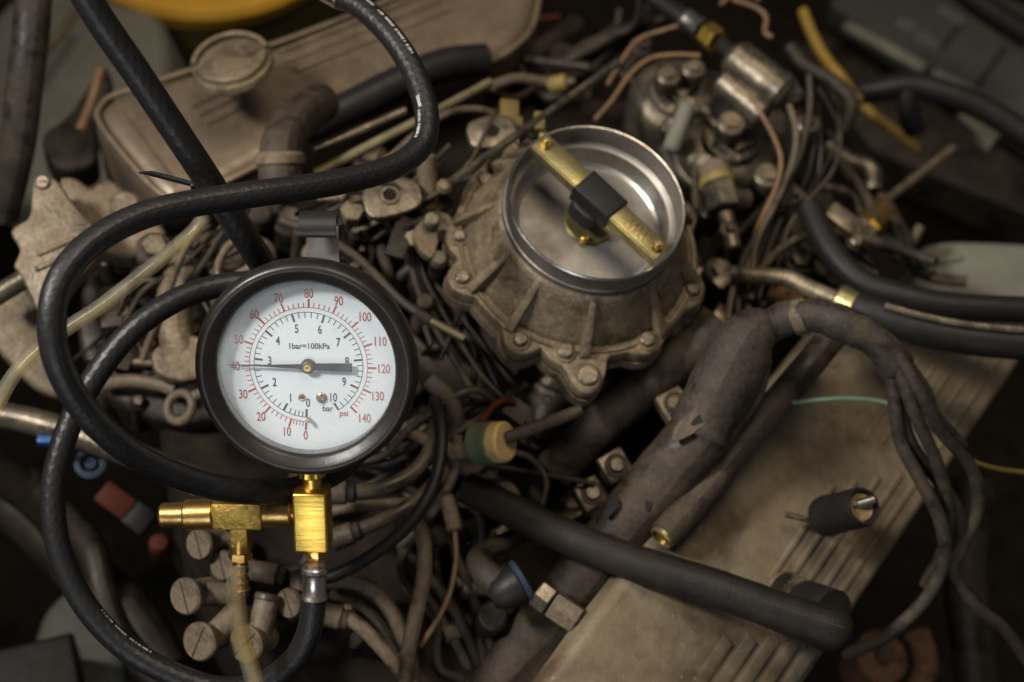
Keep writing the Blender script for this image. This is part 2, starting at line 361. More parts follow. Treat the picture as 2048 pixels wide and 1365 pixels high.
def clutter(t, bx, n, d0, d1, mats, sizes=(3, 8)):   # small bosses, nuts, stays and lugs standing on a casting
    for i in range(n):
        px, py = random.uniform(bx[0], bx[2]), random.uniform(bx[1], bx[3]); p = t.loc(px, py, random.uniform(d0, d1)); r = random.uniform(*sizes); k = random.random(); m = random.choice(mats)
        if k < .25: t.part('boss', cyl(r, p.z - 30, p.z, 16, 1, p.x, p.y), m)
        elif k < .5:
            b = t.part('boss', cyl(r * 1.2, p.z - 30, p.z - 3, 16, 1, p.x, p.y), m); t.part('bolt_head', hexa(r * .8, p.z - 3.4, p.z, p.x, p.y), random.choice(['steel_dusty', 'cast_grey', m]), b)
        elif k < .75:
            a = random.uniform(0, 6.28); l = random.uniform(12, 30); t.part('stay', cylab(r * .42, p, p + Vector((l * math.cos(a), l * math.sin(a), random.uniform(-6, 6))), 10, .5), m)
        else:
            a = random.uniform(0, 3.14); v, f = box(0, 0, 0, r * 3.2, r * 1.5, 2.2, .5); c, s = math.cos(a), math.sin(a); t.part('lug', ([(x * c - y * s + p.x, x * s + y * c + p.y, z + p.z) for x, y, z in v], f), m)
def harness(name, label, ends, n, d0, d1, rpx, mats, spread=40):   # loose bundle of thin wires sharing a run
    t = Thing(name, label, 'wiring', base(*ends[0]))
    for i in range(n):
        ox, oy = random.gauss(0, spread * .5), random.gauss(0, spread * .5); pts = []
        for (x, y, d) in ends: pts.append((x + ox + random.gauss(0, spread * .32), y + oy + random.gauss(0, spread * .32), d + random.uniform(d0, d1)))
        t.part('wire', tube(t.path(pts, 7), rmm(random.uniform(*rpx), ends[0][2]), 10), random.choice(mats))
    return t

# ================================================================== SETTING
fl = FR(1024, 682, 900)
single('engine_bay_floor', None, None, extr([(-1600, -1600), (1600, -1600), (1600, 1600), (-1600, 1600)], -130, -120, 0), 'block_dark', fl, kind='structure')

# engine block: dark casting under everything, with webs, bosses and bolt heads
eb = Thing('engine_block', 'dark grimy engine block casting deep under the hoses and carburettor', 'engine block', FR(1000, 750, 690))
out = on_plane(eb.M, [(430, 300), (900, 180), (1420, 200), (1760, 560), (1560, 900), (1330, 1420), (560, 1420), (330, 1000), (300, 600)])
eb.part('casting', extr(smooth_poly(out, 3), -120, 0, 6), 'block_dark')
for i in range(90):
    px, py = random.uniform(430, 1560), random.uniform(330, 1330)
    x, y = on_plane(eb.M, [(px, py)])[0]
    k = random.random(); h = random.uniform(6, 32); r = random.uniform(4, 10)
    if k < .35: eb.part('boss', cyl(r, -3, h, 18, 1.2, x, y), random.choice(['cast_dark', 'cast_dark', 'brown_rubber']))
    elif k < .62:
        b = eb.part('boss', cyl(r, -3, h * .7, 18, 1.2, x, y), random.choice(['cast_dark', 'cast_dusty'])); eb.part('bolt_head', hexa(r * .6, h * .7, h * .7 + 4, x, y), 'steel_dusty', b)
    elif k < .85:
        a = random.uniform(0, 3.14); l = random.uniform(18, 45)
        eb.part('web', cylab(random.uniform(2.5, 5), (x, y, h * .5), (x + l * math.cos(a), y + l * math.sin(a), h * random.uniform(.3, .9)), 12, 1), random.choice(['cast_dark', 'brown_rubber', 'tan_rubber']))
    else: eb.part('rib', box(x, y, h * .4, random.uniform(8, 26), random.uniform(4, 10), h * .8, 1.2), random.choice(['cast_dark', 'cast_grey']))

MIX = ['cast_dark', 'cast_dark', 'cast_grey', 'brown_rubber', 'brown_rubber', 'block_dark', 'cast_dark', 'steel_dusty']
clutter(eb, (600, 380, 900, 620), 40, 618, 660, MIX, (2.5, 7)); clutter(eb, (820, 560, 1120, 960), 40, 625, 675, MIX, (2.5, 7))
clutter(eb, (1330, 380, 1720, 660), 44, 668, 730, MIX, (2.5, 7)); clutter(eb, (640, 880, 1000, 1365), 36, 620, 665, MIX, (2.5, 7)); clutter(eb, (200, 480, 480, 860), 34, 622, 650, MIX, (2.5, 7))
clutter(eb, (880, 80, 1330, 300), 30, 765, 830, MIX, (3, 8))
# ================================================================== RIGHT VALVE COVER
NR = (.377, .289, .88)
vc = Thing('valve_cover', 'tan dusty ribbed valve cover at lower right', 'valve cover', FR(1500, 1000, 612, NR, (.56, .7, 0)))
def vcp(pix): return on_plane(vc.M, pix)
vc.part('cover_plate', extr(vcp([(1010, 1480), (1540, 1480), (1616, 1362), (1858, 1000), (1939, 880), (2052, 712), (2075, 676), (1740, 600), (1640, 660), (1400, 960), (1180, 1240)]), -16, 0, 4.5, 4), 'cover_paint')
vc.part('side_skirt', extr(vcp([(1040, 1470), (1530, 1470), (1608, 1356), (1848, 996), (2040, 708), (2066, 680), (1750, 606), (1200, 1230)]), -60, -15, 0), 'cast_dark')
def rib(p0, p1, w=2.6, h=1.1):
    (x0, y0), (x1, y1) = vcp([p0, p1]); a = Vector((x0, y0, -.3)); b = Vector((x1, y1, -.3)); L = (b - a).length
    v, f = extr([(-w / 2, 0), (w / 2, 0), (w / 2, L), (-w / 2, L)], -.5, h, .8, 2)
    ang = math.atan2(-(b.x - a.x), b.y - a.y); c, s = math.cos(ang), math.sin(ang)
    vc.part('rib', ([(x * c - y * s + a.x, x * s + y * c + a.y, z) for x, y, z in v], f), 'cover_paint')
ed = Vector((438, -645)) / 645                       # edge direction per pixel row
for i, off in enumerate((-52, -92, -132, -172, -212)):  # the three bands of ribs along the outer edge
    def ep(y): return (1858 + off + (1000 - y) * .679, y)
    rib(ep(1215 - i * 14), ep(940 + i * 8)); rib(ep(900 - i * 4), ep(690), 2.2, .8)
for i, off in enumerate((-40, -85, -130, -175, -220)):
    def ep(y): return (1620 + off + (1362 - y) * .679, y)
    rib(ep(1480), ep(1268 + i * 3), 5.2, 1.3)

# black grommet standing on the cover
gm = Thing('rubber_grommet', 'short black rubber grommet with dusty open end standing on the ribbed cover', 'grommet', FR(1655, 1032, 604, (.40, .26, .88)))
gm.part('sleeve', lathe([(8.6, -2), (8.9, 2), (8.3, 4), (8.6, 9), (8.1, 11), (8.5, 14), (8.2, 24), (7.6, 25.4), (6.8, 25.2), (6.4, 23)], 36), 'black_rubber')
gm.part('dusty_core', lathe([(0, 23.2), (3, 23.0), (5.5, 23.6), (6.8, 22.5), (6.8, 10)], 30), 'grommet_dust')
gm.part('contact_pin', cylab(2.0, (-2, 1, 23), (4.2, 3, 27.5), 14), 'steel')
gm.part('contact_clip', box(-1.5, 1, 24.3, 6, 2.2, 1.2, .4), 'steel_dusty')
single('cotter_pin', 'small bent wire pin lying on the cover beside the grommet', 'pin', tube(spline([gm.loc(x, y, 607) - gm.loc(1560, 1030, 607) for x, y in ((1572, 1030), (1600, 1036), (1632, 1046))], 6), 1.3, 8), 'cast_grey', Matrix.Translation(P(1560, 1030, 607)) @ gm.M.to_3x3().to_4x4())

# thick black breather pipe with a flattened elbow over the cover
bp_ = Thing('breather_pipe', 'thick black rubber pipe running down over the cover to a closed elbow', 'pipe', base(955, 985, 600))
pts = [(935, 978, 606), (985, 1002, 600), (1060, 1040, 592), (1160, 1085, 586), (1280, 1130, 580), (1400, 1167, 575), (1510, 1205, 570), (1600, 1238, 567), (1660, 1258, 566), (1700, 1272, 567)]
q = bp_.path(pts, 8); nq = len(q)
R = [7.0 + 1.5 * (i / nq) + (2.2 * max(0, (i / nq - .72) / .28)) for i in range(nq)]
for k in range(9): R[nq - 1 - k] *= math.sqrt(1 - ((9 - k) / 9.2) ** 2)
bp_.part('tube', tube(q, R, 22, True, .02), 'oily_rubber')
bp_.part('seam', tube([p + (CW((.1, .3, .9)) * (R[i] + .1 - .02 * 8)) for i, p in enumerate(q)][nq * 2 // 3:-3], .35, 6), 'dusty_rubber')
el = bp_.path([(1668, 1225, 578), (1630, 1212, 588), (1596, 1200, 596), (1570, 1188, 603)], 6)
bp_.part('elbow_neck', tube(el, 9.4, 22), 'oily_rubber')
cb = bp_.path([(1610, 1207, 592), (1585, 1196, 600), (1566, 1186, 606)], 4)
bp_.part('metal_collar', tube(cb, 9.9, 24), 'steel_dusty')

# pipes lying on the inner side of the cover
lp = Thing('taped_duct', 'wide taped brown duct with a torn patch beside the valve cover', 'duct', base(1480, 690, 590))
pts = [(1470, 725, 590), (1455, 755, 590), (1420, 840, 592), (1340, 940, 596), (1255, 1045, 602), (1150, 1180, 610), (1040, 1320, 618), (960, 1420, 622)]
lp.part('tape_sleeve', tube(lp.path(pts, 9), 13.2, 22, True, .03), 'brown_rubber')
uq = lp.path([(1530, 655, 590), (1505, 668, 587), (1482, 700, 587), (1462, 740, 588), (1432, 800, 589), (1400, 862, 591)], 8)
lp.part('upper_wrap', tube(uq, [8 + 5.9 * min(1, i / 16) for i in range(len(uq))], 22, True, .03), 'dusty_rubber')
for (x, y, d, w, l, a) in ((1385, 845, 577.6, 8, 24, .75), (1404, 836, 577.2, 3.5, 12, .6), (1222, 1018, 588, 4, 10, .9), (1300, 1000, 586, 3, 11, 1.3)):
    mm = FR(x, y, d, (-.1, .1, 1), (math.cos(a), math.sin(a), 0)); loc = lp.M.inverted() @ mm
    pv = extr(smooth_poly([(-l / 2, 0), (-l / 4, w / 2), (l / 4, w / 2.4), (l / 2, w / 5), (l / 3, -w / 2), (-l / 5, -w / 2.3)], 3), -1.5, .15, .1, 1)
    lp.part('torn_patch', ([tuple((loc @ (Vector(p) * .001)) * 1000) for p in pv[0]], pv[1]), 'tape_torn' if w > 4 else 'black_rubber')
bt = Thing('brass_tipped_pipe', 'slim brown pipe with open brass tip lying along the cover', 'pipe', base(1325, 1080, 598))
q = bt.path([(1668, 668, 622), (1600, 752, 614), (1500, 868, 604), (1405, 985, 594), (1328, 1072, 584)], 8)
bt.part('sleeve', tube(q, 6.6, 20, True, .015), 'brown_rubber')
bt.part('brass_tip', along(ring(5.6, 4.2, -2, 2.2, 28), q[-1], q[-1] * 2 - q[-2]), 'zinc_gold')
bt.part('plug', along(cyl(4.4, -2, 1.0, 24), q[-1], q[-1] * 2 - q[-2]), 'brass_old')
pipe('intake_runner', 'broad brown pipe slanting between carburettor and taped duct', 'pipe', [(1440, 640, 628), (1395, 690, 630), (1310, 755, 632), (1200, 850, 634), (1110, 945, 636)], 44, 'brown_rubber', seg=22, wob=.02)
pipe('thin_hose', 'thin dark hose tucked along the taped duct edge', 'hose', [(1538, 720, 590), (1515, 800, 592), (1450, 890, 594), (1370, 985, 596), (1300, 1085, 598), (1180, 1240, 606)], 8, 'dusty_rubber')
pipe('ground_wire', 'thin pale green wire crossing the cover under the cables', 'wire', [(1585, 806, 606), (1640, 800, 604), (1700, 797, 602), (1760, 803, 600), (1800, 815, 598)], 5, 'green_wire')
pipe('yellow_green_wire', 'thin yellow-green wire curving off the right edge', 'wire', [(1850, 845, 600), (1890, 880, 604), (1940, 920, 612), (1990, 937, 620), (2070, 948, 630)], 5, 'yellow_wire')

# taped loom arching over, fanning into five cables
lm = Thing('wiring_loom', 'dark taped wiring loom arching over the cover and splitting into cables', 'wiring loom', base(1500, 680, 600))
lm.part('taped_trunk', tube(lm.path([(1455, 690, 606), (1510, 672, 596), (1560, 642, 586), (1620, 630, 578), (1690, 650, 574), (1745, 680, 574), (1782, 715, 576), (1798, 750, 580)], 8), 7.0, 22, True, .10), 'dusty_rubber')
for px, py, d in ((1512, 671, 595), (1600, 634, 581)):
    p = lm.loc(px, py, d); p2 = lm.loc(px + 26, py - 8, d - 2)
    lm.part('tape_band', along(lathe([(7.2, -3), (7.7, -1), (7.7, 1.5), (7.1, 4)], 24), p, p2), 'tan_rubber')
for i, (c, r) in enumerate((([(1775, 700, 574), (1788, 790, 578), (1800, 880, 586), (1840, 960, 590), (1880, 1040, 596), (1888, 1120, 604), (1850, 1200, 612), (1775, 1270, 620), (1690, 1310, 630)], 14),
        ([(1785, 705, 572), (1815, 790, 574), (1840, 850, 580), (1875, 930, 590), (1895, 1010, 600), (1890, 1090, 612), (1850, 1170, 625)], 13),
        ([(1792, 705, 571), (1835, 775, 572), (1880, 860, 582), (1945, 940, 596), (1955, 1020, 606), (1925, 1095, 612), (1908, 1150, 614), (1950, 1210, 618), (2010, 1260, 626), (2060, 1330, 640)], 13),
        ([(1780, 702, 578), (1800, 800, 582), (1815, 870, 588), (1850, 930, 596), (1905, 1000, 604), (1925, 1070, 614)], 13),
        ([(1796, 702, 573), (1850, 780, 576), (1870, 830, 580), (1925, 890, 592)], 12))):
    lm.part('cable', tube(lm.path(c, 8), rmm(r, 590), 14, True, .015), 'dusty_rubber')

# ================================================================== CARBURETTOR
RIM = FR(1195, 402, 590)
cb_ = Thing('carburettor', 'dusty cast carburettor with round open air horn and scalloped bolted flange', 'carburettor', RIM)
horn = cb_.part('air_horn', lathe([(39, -16), (38.6, -13.4), (37.8, -12.6), (37.6, -11), (38.1, -10.4), (38.1, -9.4), (37.5, -9), (37.4, -2), (37.8, -1.4), (37.8, -.4), (37.3, .1), (36.8, -.3), (36.6, -2), (36.3, -9.4)], 96), 'rim_metal', sharp=50)
cb_.part('rim_lip', lathe([(37.75, -.9), (37.9, -.3), (37.4, .25), (36.9, .1), (36.7, -.8)], 96), 'steel', horn)
cb_.part('inner_wall', lathe([(36.6, -1.6), (36.2, -9.6), (34.6, -10.6)], 96), 'rim_metal')
cb_.part('machined_band', lathe([(35, -10.2), (33.8, -10.8), (32.9, -14), (31.4, -17.6), (30, -18.6)], 96), 'machined', sharp=30)
cb_.part('bore_floor', lathe([(31, -18.3), (29.6, -18.9), (26, -18.4), (14, -18), (0, -17.9)], 96), 'floor_metal', sharp=30)
wsh = cb_.part('washer', cyl(10.5, -18.6, -16.4, 40, .5), 'zinc_gold')
cb_.part('stud_nut', hexa(3.2, -16.5, -13), 'brass_old', wsh)
# strap with flange, wrapped rubber block and bolts
sa = rad(-44.4)
def strap_rot(vf, z=0):
    c, s = math.cos(sa), math.sin(sa); return [(x * c - y * s, x * s + y * c, zz + z) for x, y, zz in vf[0]], vf[1]
st = cb_.part('cross_strap', strap_rot(join(box(0, .9, 2.6, 71, 9.6, 1.3, .3), box(0, -4.2, .8, 71, 1.2, 5.0, .3))), 'zinc_gold')
for x in (-32.2, 32.2):
    b = cb_.part('bolt', strap_rot(hexa(2.6, 3.1, 5.6, x, .8)), 'brass_old', st); cb_.part('bolt_shank', strap_rot(cyl(1.3, 5.2, 7, 12, .3, x, .8)), 'zinc_gold', st)
for i in range(4): cb_.part('stamped_groove', strap_rot(box(17 + i * 2.6, .8, 3.25, .6, 4.6, .25, .05)), 'brass_old', st)
cb_.part('rubber_block', strap_rot(join(extr([(-9.8, -6), (9.8, -6), (9.8, 7), (-9.8, 7)], -4, 5.0, .9), extr(smooth_poly([(-8.6, -8.5), (6, -8.5), (8.6, 5), (-8.8, 5)], 3), -10, -2, 1.5))), 'black_rubber')
cb_.part('brass_pin', cyl(1.5, -17, -13, 14, .5, -2.5, -10), 'brass')
# skirt with ribs
cb_.part('skirt', lathe([(38.2, -12.4), (39.6, -13.2), (40.4, -15), (43.2, -22), (46.4, -29), (49.2, -33.4), (49.7, -36.2), (51, -36.4), (51.6, -35), (53, -34.8), (53.4, -37)], 72), 'cast_dusty')
for a in (138, 174, 210, 235.6, 271.5, 311, 345, 20, 60, 100):
    c, s = math.cos(rad(a)), math.sin(rad(a))
    v, f = extr([(39, -1.6), (55.5, -2.1), (55.5, 2.1), (39, 1.6)], -36.5, -13.5, .5, 2)
    v = [(x, y, z - (max(0, x - 40) / 15.5) * 20.5 if z > -30 else z) for x, y, z in v]
    cb_.part('rib', ([(x * c - y * s, x * s + y * c, z) for x, y, z in v], f), 'cast_dusty')
bolts = [(x * 1.12, y * 1.12, r) for x, y, r in [(2, -57, 4.6), (-6.2, -47.6, 3.4), (-23.4, -44.3, 3.2), (-45.7, -20, 3.2), (-47.1, -1.9, 2.8), (-37.4, 25.3, 3.2), (25.7, -39.7, 3.4), (45.2, -15.8, 3.4), (44, 20, 3.2), (5, 49, 3.2), (-22, 46, 3.2)]]
def flange(base_r, lobe_w, grow):
    pts = []
    for i in range(180):
        a = 2 * math.pi * i / 180; r = base_r
        for bx, by, br in bolts:
            ba, bd = math.atan2(by, bx), math.hypot(bx, by); da = (a - ba + math.pi) % (2 * math.pi) - math.pi
            x = da * bd / (br + lobe_w)
            if abs(x) < 1.5: r = max(r, base_r + (bd + br + grow - base_r) * (max(0, 1 - (abs(x) / 1.5) ** 2.2)))
        pts.append((r * math.cos(a), r * math.sin(a)))
    return pts
cb_.part('flange', extr(flange(54.4, 3.2, 2.6), -42, -36, 1.2), 'cast_dusty')
cb_.part('gasket', extr(flange(53.8, 3, 2.2), -43.6, -42, 0), 'cast_dark')
cb_.part('lower_flange', extr(flange(55, 3.4, 3.2), -49, -43.6, 1.2), 'cast_dusty')
cb_.part('throttle_body', lathe([(49, -48), (47, -58), (43, -66), (42, -110)], 48), 'cast_dark')
for bx, by, br in bolts:
    b = cb_.part('boss', cyl(br + 1.9, -38, -35.2, 24, .8, bx, by), 'cast_dusty'); cb_.part('bolt_head', cyl(br, -35.6, -33, 20, .7, bx, by), 'cast_grey', b)


# ================================================================== UPPER LEFT: VALVE COVER, OIL CAP, BUCKET
lc = Thing('rocker_cover', 'long brown rocker cover with rounded lip at upper left', 'rocker cover', FR(400, 250, 690, (.12, .50, .855), (.9, .4, 0)))
def lcp(pix): return on_plane(lc.M, pix)
lo_ = smooth_poly(lcp([(178, 232), (205, 190), (260, 172), (400, 126), (560, 76), (700, 22), (1000, -100), (1090, -60), (1075, 60), (1000, 120), (760, 215), (560, 315), (400, 398), (335, 410), (290, 372)]), 4)
lc.part('cover_shell', extr(lo_, -55, 0, 12, 6), 'cover_brown')
def outline_ring(poly, z, r, m, t, name):
    q = [Vector((x, y, z)) for x, y in poly]; t.part(name, tube(q + [q[0]], r, 8, False), m)
cx = sum(p[0] for p in lo_) / len(lo_); cy = sum(p[1] for p in lo_) / len(lo_)
outline_ring([(cx + (x - cx) * .985, cy + (y - cy) * .94) for x, y in lo_], -1.2, 1.6, 'cover_brown', lc, 'lip')
for i, (a, b) in enumerate((((560, 104), (860, -16)), ((570, 124), (880, 0)), ((590, 142), (900, 18)), ((380, 215), (450, 182)), ((395, 232), (470, 197)), ((410, 250), (490, 212)))):
    (x0, y0), (x1, y1) = lcp([a, b]); lc.part('rib', cylab(1.5, (x0, y0, 0), (x1, y1, 0), 10), 'cover_brown')
oc = Thing('oil_filler_cap', 'tan oil filler cap with raised grip on the rocker cover', 'oil cap', FR(464, 126, 672, (-.10, .62, .78), (.9, .35, 0)))
oc.part('cap_base', lathe([(13, -9), (13, -4.5), (18.6, -4.2), (19.6, -2.5), (18.8, 0), (16, .6), (0, .4)], 40), 'cast_dusty')
oc.part('grip', extr(smooth_poly([(-18.4, 2), (-15, -9), (-6, -16), (6, -16.5), (15, -9), (18.4, 2), (8, 4.5), (-8, 4.5)], 4), 0, 3.4, 1.4), 'cast_dusty')
oc.part('back_rim', tube([Vector((18 * math.cos(rad(a)), 18 * math.sin(rad(a)), 1.2 + 1.6 * math.sin(rad(a)))) for a in range(8, 176, 8)], 1.5, 10), 'cast_dusty')
bk = Thing('yellow_lidded_tub', 'olive tub with yellow lid behind the oil filler cap', 'tub', FR(405, -172, 930, (.12, .52, .84)))
bk.part('lid', lathe([(0, 3), (72, 3), (78, 4), (86, 5), (92, 4), (95, 0), (94, -9), (90, -10)], 64), 'yellow_plastic')
bk.part('tub_body', lathe([(92, -8), (91, -40), (88, -60), (84, -120), (0, -120)], 56), 'olive_tank')
pipe('heater_hose', 'fat dull brown hose running down the far left edge', 'hose', [(70, -60, 660), (62, 60, 660), (48, 180, 664), (32, 300, 672), (2, 430, 690)], 36, 'dusty_rubber', seg=20)
single('washer_bottle', 'dim blue-grey bottle behind the fat hose at upper left', 'bottle', extr(smooth_poly([(-60, -70), (50, -75), (66, 20), (40, 90), (-66, 80)], 3), -70, 0, 10), 'pale_tank', FR(130, 190, 860, (-.1, .4, .9)))
single('dark_bracket', 'dark slanted bracket between blue-grey bottle and rocker cover', 'bracket', extr(smooth_poly(on_plane(FR(150, 300, 760), [(75, 270), (140, 230), (205, 120), (230, 160), (190, 260), (200, 330), (110, 345)]), 2), -20, 0, 3), 'cast_dark', FR(150, 300, 760))
pipe('pale_rod', 'thin pale rod leaning behind the left hoses', 'rod', [(78, 118, 840), (120, 70, 850), (152, 25, 860)], 9, 'cast_dusty')
pipe('orange_strap', 'short dull orange strap left of the rocker cover', 'strap', [(160, 262, 740), (182, 210, 745), (202, 140, 750)], 11, 'copper_tan')

# cast bracket at the left
br = Thing('alternator_bracket', 'flat tan cast bracket with scalloped edge and screw left of the hose loop', 'bracket', FR(110, 460, 610, (.05, .25, .96)))
def brp(pix): return on_plane(br.M, pix)
br.part('plate', extr(smooth_poly(brp([(62, 385), (66, 356), (92, 348), (116, 362), (140, 400), (172, 436), (205, 470), (190, 520), (150, 560), (120, 600), (85, 640), (62, 600), (40, 548), (24, 532), (42, 500), (18, 466), (28, 452), (60, 436)]), 3), -9, 0, 1.4), 'cast_dusty')
(sx, sy), = brp([(86, 366)])
s_ = br.part('screw', cyl(3.2, 0, 1.6, 20, .6, sx, sy), 'steel_dusty'); br.part('slot', box(sx, sy, 1.65, 4.6, .7, .3, .1), 'black_paint', s_)
for (a, b) in (((75, 510), (150, 478)), ((70, 540), (120, 520))):
    (x0, y0), (x1, y1) = brp([a, b]); br.part('rib', cylab(1.4, (x0, y0, 0), (x1, y1, 0), 10), 'cast_dusty')
br2 = Thing('rear_casting', 'tan casting with raised lug behind the scalloped bracket', 'casting', FR(200, 400, 640, (.1, .3, .95)))
br2.part('body', extr(smooth_poly(on_plane(br2.M, [(112, 352), (150, 352), (180, 376), (205, 352), (240, 366), (300, 420), (340, 470), (280, 520), (180, 500), (140, 430)]), 3), -30, 0, 3), 'cast_dusty')
br2.part('lug', cyl(7, 0, 6, 24, 1.5, 12, -4), 'cast_dusty')
lw = Thing('mount_arm', 'pale dusty mounting arm at the left edge below the bracket', 'arm', FR(50, 650, 640, (.15, .2, .96)))
lw.part('arm', extr(smooth_poly(on_plane(lw.M, [(-20, 578), (40, 555), (85, 610), (120, 690), (160, 790), (120, 800), (60, 775), (-20, 690)]), 3), -14, 0, 3), 'cast_dusty')
lw.part('rod', cylab(4.5, lw.loc(-20, 600, 620), lw.loc(70, 545, 625), 18), 'cast_grey')
# brown casting inside the hose loop
ic = Thing('timing_cover', 'dark brown ribbed casting seen inside the big hose loop', 'casting', FR(300, 640, 650, (.1, .35, .93)))
def icp(pix): return on_plane(ic.M, pix)
ic.part('body', extr(smooth_poly(icp([(160, 560), (230, 500), (330, 470), (430, 450), (520, 500), (520, 700), (470, 830), (340, 850), (210, 800), (150, 690)]), 3), -40, 0, 4), 'cast_dark')
for (a, b) in (((200, 640), (330, 560)), ((220, 690), (380, 620)), ((330, 600), (300, 720)), ((250, 760), (380, 720))):
    (x0, y0), (x1, y1) = icp([a, b]); ic.part('rib', cylab(2.2, (x0, y0, 0), (x1, y1, 0), 10), random.choice(['cast_dark', 'brown_rubber']))
for p_ in ((238, 612), (300, 690), (390, 660), (210, 740), (420, 540)):
    (x0, y0), = icp([p_]); ic.part('bolt_head', hexa(3.2, -1, 3.4, x0, y0), 'steel_dusty')
tb = Thing('thermostat_housing', 'tan curved housing with flange under the clear tube', 'housing', FR(370, 620, 628, (.2, .4, .9)))
tb.part('neck', tube(tb.path([(385, 490, 640), (360, 560, 632), (345, 640, 628), (370, 720, 628), (395, 760, 632)], 7), 8.0, 20, True, .03), 'cast_dusty')
tb.part('flange', extr(smooth_poly(on_plane(tb.M, [(300, 700), (360, 665), (430, 680), (440, 730), (380, 765), (310, 750)]), 3), -6, 0, 1.4), 'cast_dusty')
pipe('bracket_wire', 'thin tan wire loop below the crossing hoses', 'wire', [(500, 470, 600), (462, 488, 604), (440, 520, 606), (436, 548, 606), (450, 562, 604), (490, 540, 600), (540, 520, 600)], 8, 'tan_rubber')
pipe('throttle_cable', 'thin brown cable passing under the clear tube end', 'cable', [(395, 455, 612), (360, 520, 614), (335, 590, 618), (315, 640, 620), (285, 720, 624)], 8, 'tan_rubber')
rg = Thing('lifting_ring', 'tan metal ring lug left of the gauge rim', 'ring', FR(360, 815, 612, (-.35, .25, .9)))
rg.part('ring', lathe([(6.2 + 2.0 * math.cos(t * math.pi / 6), 2.2 * math.sin(t * math.pi / 6)) for t in range(13)], 36), 'tan_rubber')
rg.part('stem', cylab(2.6, (6, 4, 0), (22, 12, -6), 14), 'tan_rubber')
pipe('coolant_pipe', 'grey brown pipe crossing behind the hoses at lower left', 'pipe', [(-40, 822, 640), (60, 842, 638), (160, 872, 636), (260, 908, 634), (360, 948, 634), (470, 985, 636)], 27, 'cast_grey', seg=20, wob=.03)
pipe('tan_lever', 'tan curved lever above the grey pipe', 'lever', [(205, 770, 632), (260, 762, 628), (320, 770, 626), (352, 782, 624)], 14, 'tan_rubber')
bc = Thing('blue_connector', 'small bright blue connector at the left edge', 'connector', FR(92, 885, 622))
bc.part('shell', extr([(-3.4, -1.8), (3.2, -1.8), (3.2, 1.8), (-3.4, 1.8)], 0, 4, .8), 'blue_plastic'); bc.part('pin', cylab(.9, (3, 0, 2), (6, 0, 2), 10, .2), 'steel')
br_ = Thing('blue_ring_terminal', 'blue-grey ring shaped plug under the left hose', 'plug', FR(182, 928, 640, (.1, .3, .95)))
br_.part('outer_ring', lathe([(5.6, 0), (7.0, .4), (7.2, 2), (5.8, 2.6), (4.6, 2.4), (4.4, 0)], 32), 'blue_grey'); br_.part('core', lathe([(0, 1.6), (2.5, 1.4), (3.2, -1), (4.5, 0)], 24), 'blue_grey'); 
rb = Thing('red_relay', 'dull red relay block deep at lower left', 'relay', FR(232, 1002, 690, (.2, .2, .95), (.8, -.6, 0)))
rb.part('case', box(0, 0, 0, 17, 12, 12, 1.5), 'red_plastic'); rb.part('base_socket', box(14, 0, -2, 12, 13, 13, 1), 'black_rubber')
rk = Thing('red_plug', 'tiny red plug beside the slotted plug caps', 'plug', FR(318, 1088, 680)); rk.part('dome', lathe([(0, 4), (4, 3), (5, 0), (5, -6)], 20), 'red_plastic'); rk.part('collar', lathe([(6, -4), (6, -8), (0, -8)], 20), 'black_rubber')
single('splash_shield', 'smooth olive grey splash shield at the lower left corner', 'shield', extr(smooth_poly(on_plane(FR(150, 1290, 760), [(60, 1300), (90, 1210), (170, 1150), (240, 1200), (260, 1420), (60, 1440)]), 4), -30, 0, 8), 'pale_tank', FR(150, 1290, 760))
single('battery_box', 'black box corner at the bottom left of the frame', 'box', extr(on_plane(FR(60, 1320, 700), [(-60, 1310), (145, 1262), (170, 1420), (-60, 1460)]), -60, 0, 3), 'black_rubber', FR(60, 1320, 700))
cd = Thing('corrugated_conduit', 'dark corrugated conduit curving behind the lower left hose', 'conduit', base(200, 1130, 660))
q = cd.path([(60, 960, 720), (130, 1030, 690), (185, 1100, 670), (205, 1180, 662), (235, 1260, 660), (290, 1330, 660), (360, 1400, 664)], 16)
cd.part('sleeve', tube(q, [6.2 + .9 * (i % 2) for i in range(len(q))], 16), 'cast_dark', sharp=80)
pipe('lower_radiator_hose', 'wide dark brown hose in the lower left gloom', 'hose', [(-60, 960, 760), (60, 1040, 750), (150, 1130, 745), (260, 1230, 740), (330, 1340, 735)], 52, 'cast_dark', seg=22)
pipe('left_frame_rail', 'dark sloping frame rail at the lower left edge', 'rail', [(-80, 900, 720), (20, 960, 715), (110, 1040, 715), (180, 1180, 720)], 40, 'block_dark', seg=20)

# ================================================================== TOP MIDDLE CLUTTER
eh = Thing('elbow_hose', 'grey brown elbow hose with collar beside the rocker cover', 'hose', base(560, 290, 610))
eh.part('elbow', tube(eh.path([(640, 205, 660), (600, 235, 640), (570, 275, 626), (560, 330, 620), (565, 400, 622)], 8), 9.5, 22, True, .02), 'brown_rubber')
eh.part('collar', along(lathe([(9.6, -3), (11, -1.5), (11, 2), (9.6, 3.5)], 28), eh.loc(560, 318, 620), eh.loc(562, 360, 621)), 'cap_rubber')
pipe('vacuum_pipe', 'upper of two slim pale pipes above the hose bend', 'pipe', [(628, 302, 650), (720, 262, 656), (810, 222, 664)], 9, 'cast_grey')
pipe('fuel_pipe', 'lower of two slim pale pipes above the hose bend', 'pipe', [(630, 350, 644), (740, 292, 652), (850, 235, 664), (980, 165, 690)], 11, 'olive_pipe', taper=.8)
